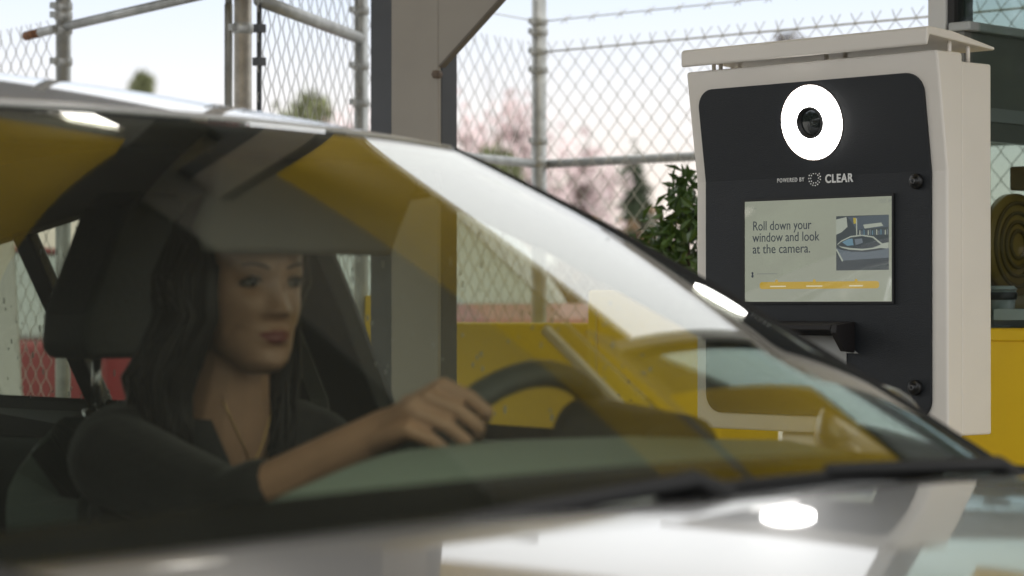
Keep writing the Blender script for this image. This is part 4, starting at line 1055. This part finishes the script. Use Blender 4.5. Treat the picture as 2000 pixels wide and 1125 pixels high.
# leafy shrub left of the kiosk
sb_ = thing('shrub', 'leafy green shrub between the fence and the white kiosk', 'shrub', tuple(np.append(pix(1345, 0, 6.2)[:2], .0)))
b = MB(); st_ = MB()
for (px, py, w_) in ((1345, 360, 22), (1335, 395, 30), (1345, 420, 35), (1310, 460, 45), (1290, 458, 35), (1330, 480, 55), (1300, 500, 50), (1345, 520, 50), (1320, 540, 60), (1370, 440, 40), (1390, 480, 50)):
    c = pix(px, py, 6.2 + rng.uniform(-.08, .1)); base = pix(1350 + rng.uniform(-20, 20), 900, 6.2)
    st_.tube([base, (c + base) / 2 + rng.normal(size=3) * .02, c], [.006, .004, .002], 5)
    q = c + rng.normal(size=(46, 3)) * np.array([w_ / 1500, w_ / 1500, w_ / 1700]); leaf_cloud(b, q, .045, drop=.0, asp=2.4)
b.build('foliage', leafm, sb_, fix=False); st_.build('stems', bark, sb_)
TG = {'blossom_tree': 'pink blossom trees beyond the fence', 'spring_tree': 'olive green trees beyond the fence', 'evergreen_tree': 'evergreen trees beyond the fence', 'hedge': 'brown hedges beyond the fence'}
def tree(name, label, px, py_top, d, w_px, h_px, m, n, cat='tree', blob=9, leaf=.14, seed=1, group=None, sparse=1.0):
    r = np.random.default_rng(seed); base = pix(px, 600, d); base[2] = 0
    t = thing(name, label, cat, tuple(base), TG.get(name))
    s = d / FPX; W2 = w_px * s / 2; zt = pix(px, py_top, d)[2]; H = h_px * s
    tk = MB(); zc = zt - H * .5
    tk.tube([base, base + np.array([.1, 0, max(zt - H, .5) * .6]), base + np.array([0, .05, zc])], [.02 * H + .1, .015 * H + .07, .05], 8)
    lv = MB()
    for k in range(blob):
        a = r.normal(size=3); a /= np.linalg.norm(a); rr = r.uniform(.35, .95)
        c = np.array([base[0], base[1], zc]) + a * np.array([W2, W2, H / 2]) * rr
        st0 = np.array([base[0], base[1], zc - H * .3]); mid = (st0 + c) / 2 + r.normal(size=3) * .1 * W2
        tk.tube([st0, mid, c], [.05, .03, .012], 5)
        for _ in range(3):
            e = c + r.normal(size=3) * np.array([W2, W2, H / 2]) * .35; tk.tube([mid, (mid + e) / 2 + r.normal(size=3) * .05 * W2, e], [.022, .014, .006], 4)
        q = c + r.normal(size=(int(n / blob), 3)) * np.array([W2, W2, H / 2]) * r.uniform(.16, .30)
        leaf_cloud(lv, q, leaf, asp=1.4)
    tk.build('trunk', bark, t); lv.build('crown', m, t, fix=False)
tree('blossom_tree', 'pale pink blossom tree behind the fence corner post', 985, 175, 34, 190, 300, blossom, 850, blob=22, leaf=.16, seed=3)
tree('blossom_tree', 'smaller pink blossom tree right of the fence corner post', 1130, 262, 36, 170, 260, blossom, 750, blob=16, leaf=.16, seed=5)
tree('blossom_tree', 'faint pink blossom tree seen through the open gate mesh', 690, 160, 40, 190, 230, blossom, 600, blob=16, leaf=.16, seed=8)
tree('spring_tree', 'round olive green tree behind the gate mesh', 597, 184, 42, 95, 130, spring, 1800, blob=10, leaf=.16, seed=11)
tree('spring_tree', 'yellow green shrub-like tree left of the corner post', 965, 296, 32, 95, 110, spring, 1600, blob=10, leaf=.14, seed=13)
tree('evergreen_tree', 'narrow dark evergreen just left of the kiosk', 1243, 345, 45, 60, 200, conif, 1600, blob=12, leaf=.16, seed=17)
tree('evergreen_tree', 'tiny dull treetop showing above the car roof', 278, 151, 50, 42, 40, spring, 700, blob=6, leaf=.16, seed=19)
tree('bare_tree', 'dull treetop behind the fence above the kiosk roof', 1560, 60, 45, 80, 90, bark, 500, blob=8, leaf=.14, seed=23)
for i, (px, d, wpx, yt, lab) in enumerate(((905, 24, 230, 428, 'brown leafless hedge behind the fence at the column'), (1180, 26, 300, 440, 'brown hedge behind the fence near the yellow cabinet'), (560, 26, 260, 500, 'brown hedge behind the gate opening'))):
    tree('hedge', lab, px, yt, d, wpx, 190, mat('hedge_brown', (.19, .125, .07), .9, var=.3, vscale=3), 2600, cat='hedge', blob=18, leaf=.13, seed=31 + i)

hdg = thing('added_hedge', 'added unseen dark hedge row across the lot, darkening the kiosk screen reflection', 'hedge', (-14, -12, 0))
b = MB(); st_ = MB()  # hedge added out of view so the kiosk screen mirrors a dark background
for k in range(90):
    a = rng.uniform(0, 1); c = np.array([-22, -4, 0]) * (1 - a) + np.array([-3, -24, 0]) * a; c[2] = rng.uniform(.3, 4.2)
    q = c + rng.normal(size=(110, 3)) * np.array([.9, .9, .7]); q[:, 2] = np.abs(q[:, 2]) + .05; leaf_cloud(b, q, .55, asp=1.3)
for k in range(14):
    a = (k + .5) / 14; c = np.array([-22, -4, 0]) * (1 - a) + np.array([-3, -24, 0]) * a; st_.tube([c, c + np.array([.1, 0, 2.5])], [.12, .05], 7)
b.build('foliage', conif, hdg, fix=False); st_.build('stems', bark, hdg)
# low building and parked cars beyond the fence
c0 = pix_y(760, 0, 24.); 
def parked(name, label, c, yaw, m, glassm):
    t = thing(name, label, 'car', (c[0], c[1], 0), 'red cars parked beyond the fence'); Rm = Matrix.Translation(Vector((c[0], c[1], 0))) @ Matrix.Rotation(yaw, 4, 'Z')
    X = lambda p: tuple(Rm @ Vector(p))
    prof_b = [(-2.1, .35), (-2.15, .70), (-2.05, .92), (-1.5, .98), (.9, .95), (1.8, .84), (2.1, .66), (2.1, .35)]
    def ext(prof, hw0, hw1, nm, mm, bev=.05, par=None):
        n = len(prof); V = [X((x, -hw0(z), z)) for x, z in prof] + [X((x, hw0(z), z)) for x, z in prof]
        return MB().add(V, [tuple(range(n)), tuple(range(2 * n - 1, n - 1, -1))] + [(i, i + n, (i + 1) % n + n, (i + 1) % n) for i in range(n)]).build(nm, mm, par or t, bevel=bev, seg=3)
    ext(prof_b, lambda z: .86 - .05 * abs(z - .7), 0, 'body', m)
    ext([(-1.55, .96), (-1.0, 1.36), (-.3, 1.43), (.25, 1.38), (.95, .95)], lambda z: np.interp(z, [.95, 1.43], [.76, .58]), 0, 'cabin_glass', glassm)
    ext([(-1.02, 1.37), (-.3, 1.445), (.27, 1.39), (.2, 1.365), (-.3, 1.415), (-.95, 1.345)], lambda z: .60, 0, 'roof', m, .01)
    for s in (-1, 1):
        for wx in (-1.3, 1.35):
            b = MB(); b.lathe((0, 0, 0), [(.001, -.1), (.18, -.1), (.30, -.09), (.30, .09), (.18, .1), (.001, .1)], 24, 'y'); b.v = [X((v[0] + wx, v[1] + s * .78, v[2] + .30)) for v in b.v]; b.build('wheel', rubber, t)
        b = MB(); b.ellip((0, 0, 0), (.05, .16, .06), 14, 8); b.v = [X((v[0] - 2.08, v[1] + s * .62, v[2] + .83)) for v in b.v]; b.build('tail_light', mat('tail_lamp', (.5, .02, .03), .3, emit=(.9, .05, .06), estr=.5), t)
        b = MB(); b.ellip((0, 0, 0), (.08, .14, .06), 14, 8); b.v = [X((v[0] + 2.0, v[1] + s * .58, v[2] + .72)) for v in b.v]; b.build('headlight', mat('headlamp', (.7, .7, .7), .15), t)
    return t
redp = mat('red_car_paint', (.20, .014, .018), .45, coat=.25)
cgl = mat('car_window', (.30, .34, .34), .08, 0, coat=1)
cA = pix(205, 600, 13.5); parked('parked_car', 'red car parked beyond the fence, seen through the rear side window', cA, math.radians(38), redp, cgl)
cB = pix(600, 600, 12.6); carB = parked('parked_car', 'red car parked beyond the fence, seen between column and yellow cabinet', cB, math.radians(150), redp, cgl)
carB.scale = (1.1, 1.1, 1.17)
sheds = thing('low_building', 'long low pale building far behind the fence with a white roof edge', 'building', tuple(np.append(pix(950, 0, 30)[:2], 0)))
q = pix(950, 0, 30); wdir = RV[:2]
b = MB(); Mb = Matrix.Translation(Vector((q[0], q[1], 0))) @ Matrix.Rotation(TH, 4, 'Z')
b.box((-2.6, 0, 0), (3.2, 3.0, 1.62), Mb); b.build('wall', mat('shed_wall', (.30, .24, .18), .8, var=.1), sheds)
b = MB(); b.box((-2.8, -.2, 1.621), (3.4, 3.2, 1.76), Mb); b.build('roof', mat('shed_roof', (.75, .75, .72), .6), sheds)

# the kiosk stands turned a little toward the lane's exit
kiosk.rotation_euler = (0, 0, math.radians(-4)); kiosk.scale = (1.045, 1, 1)
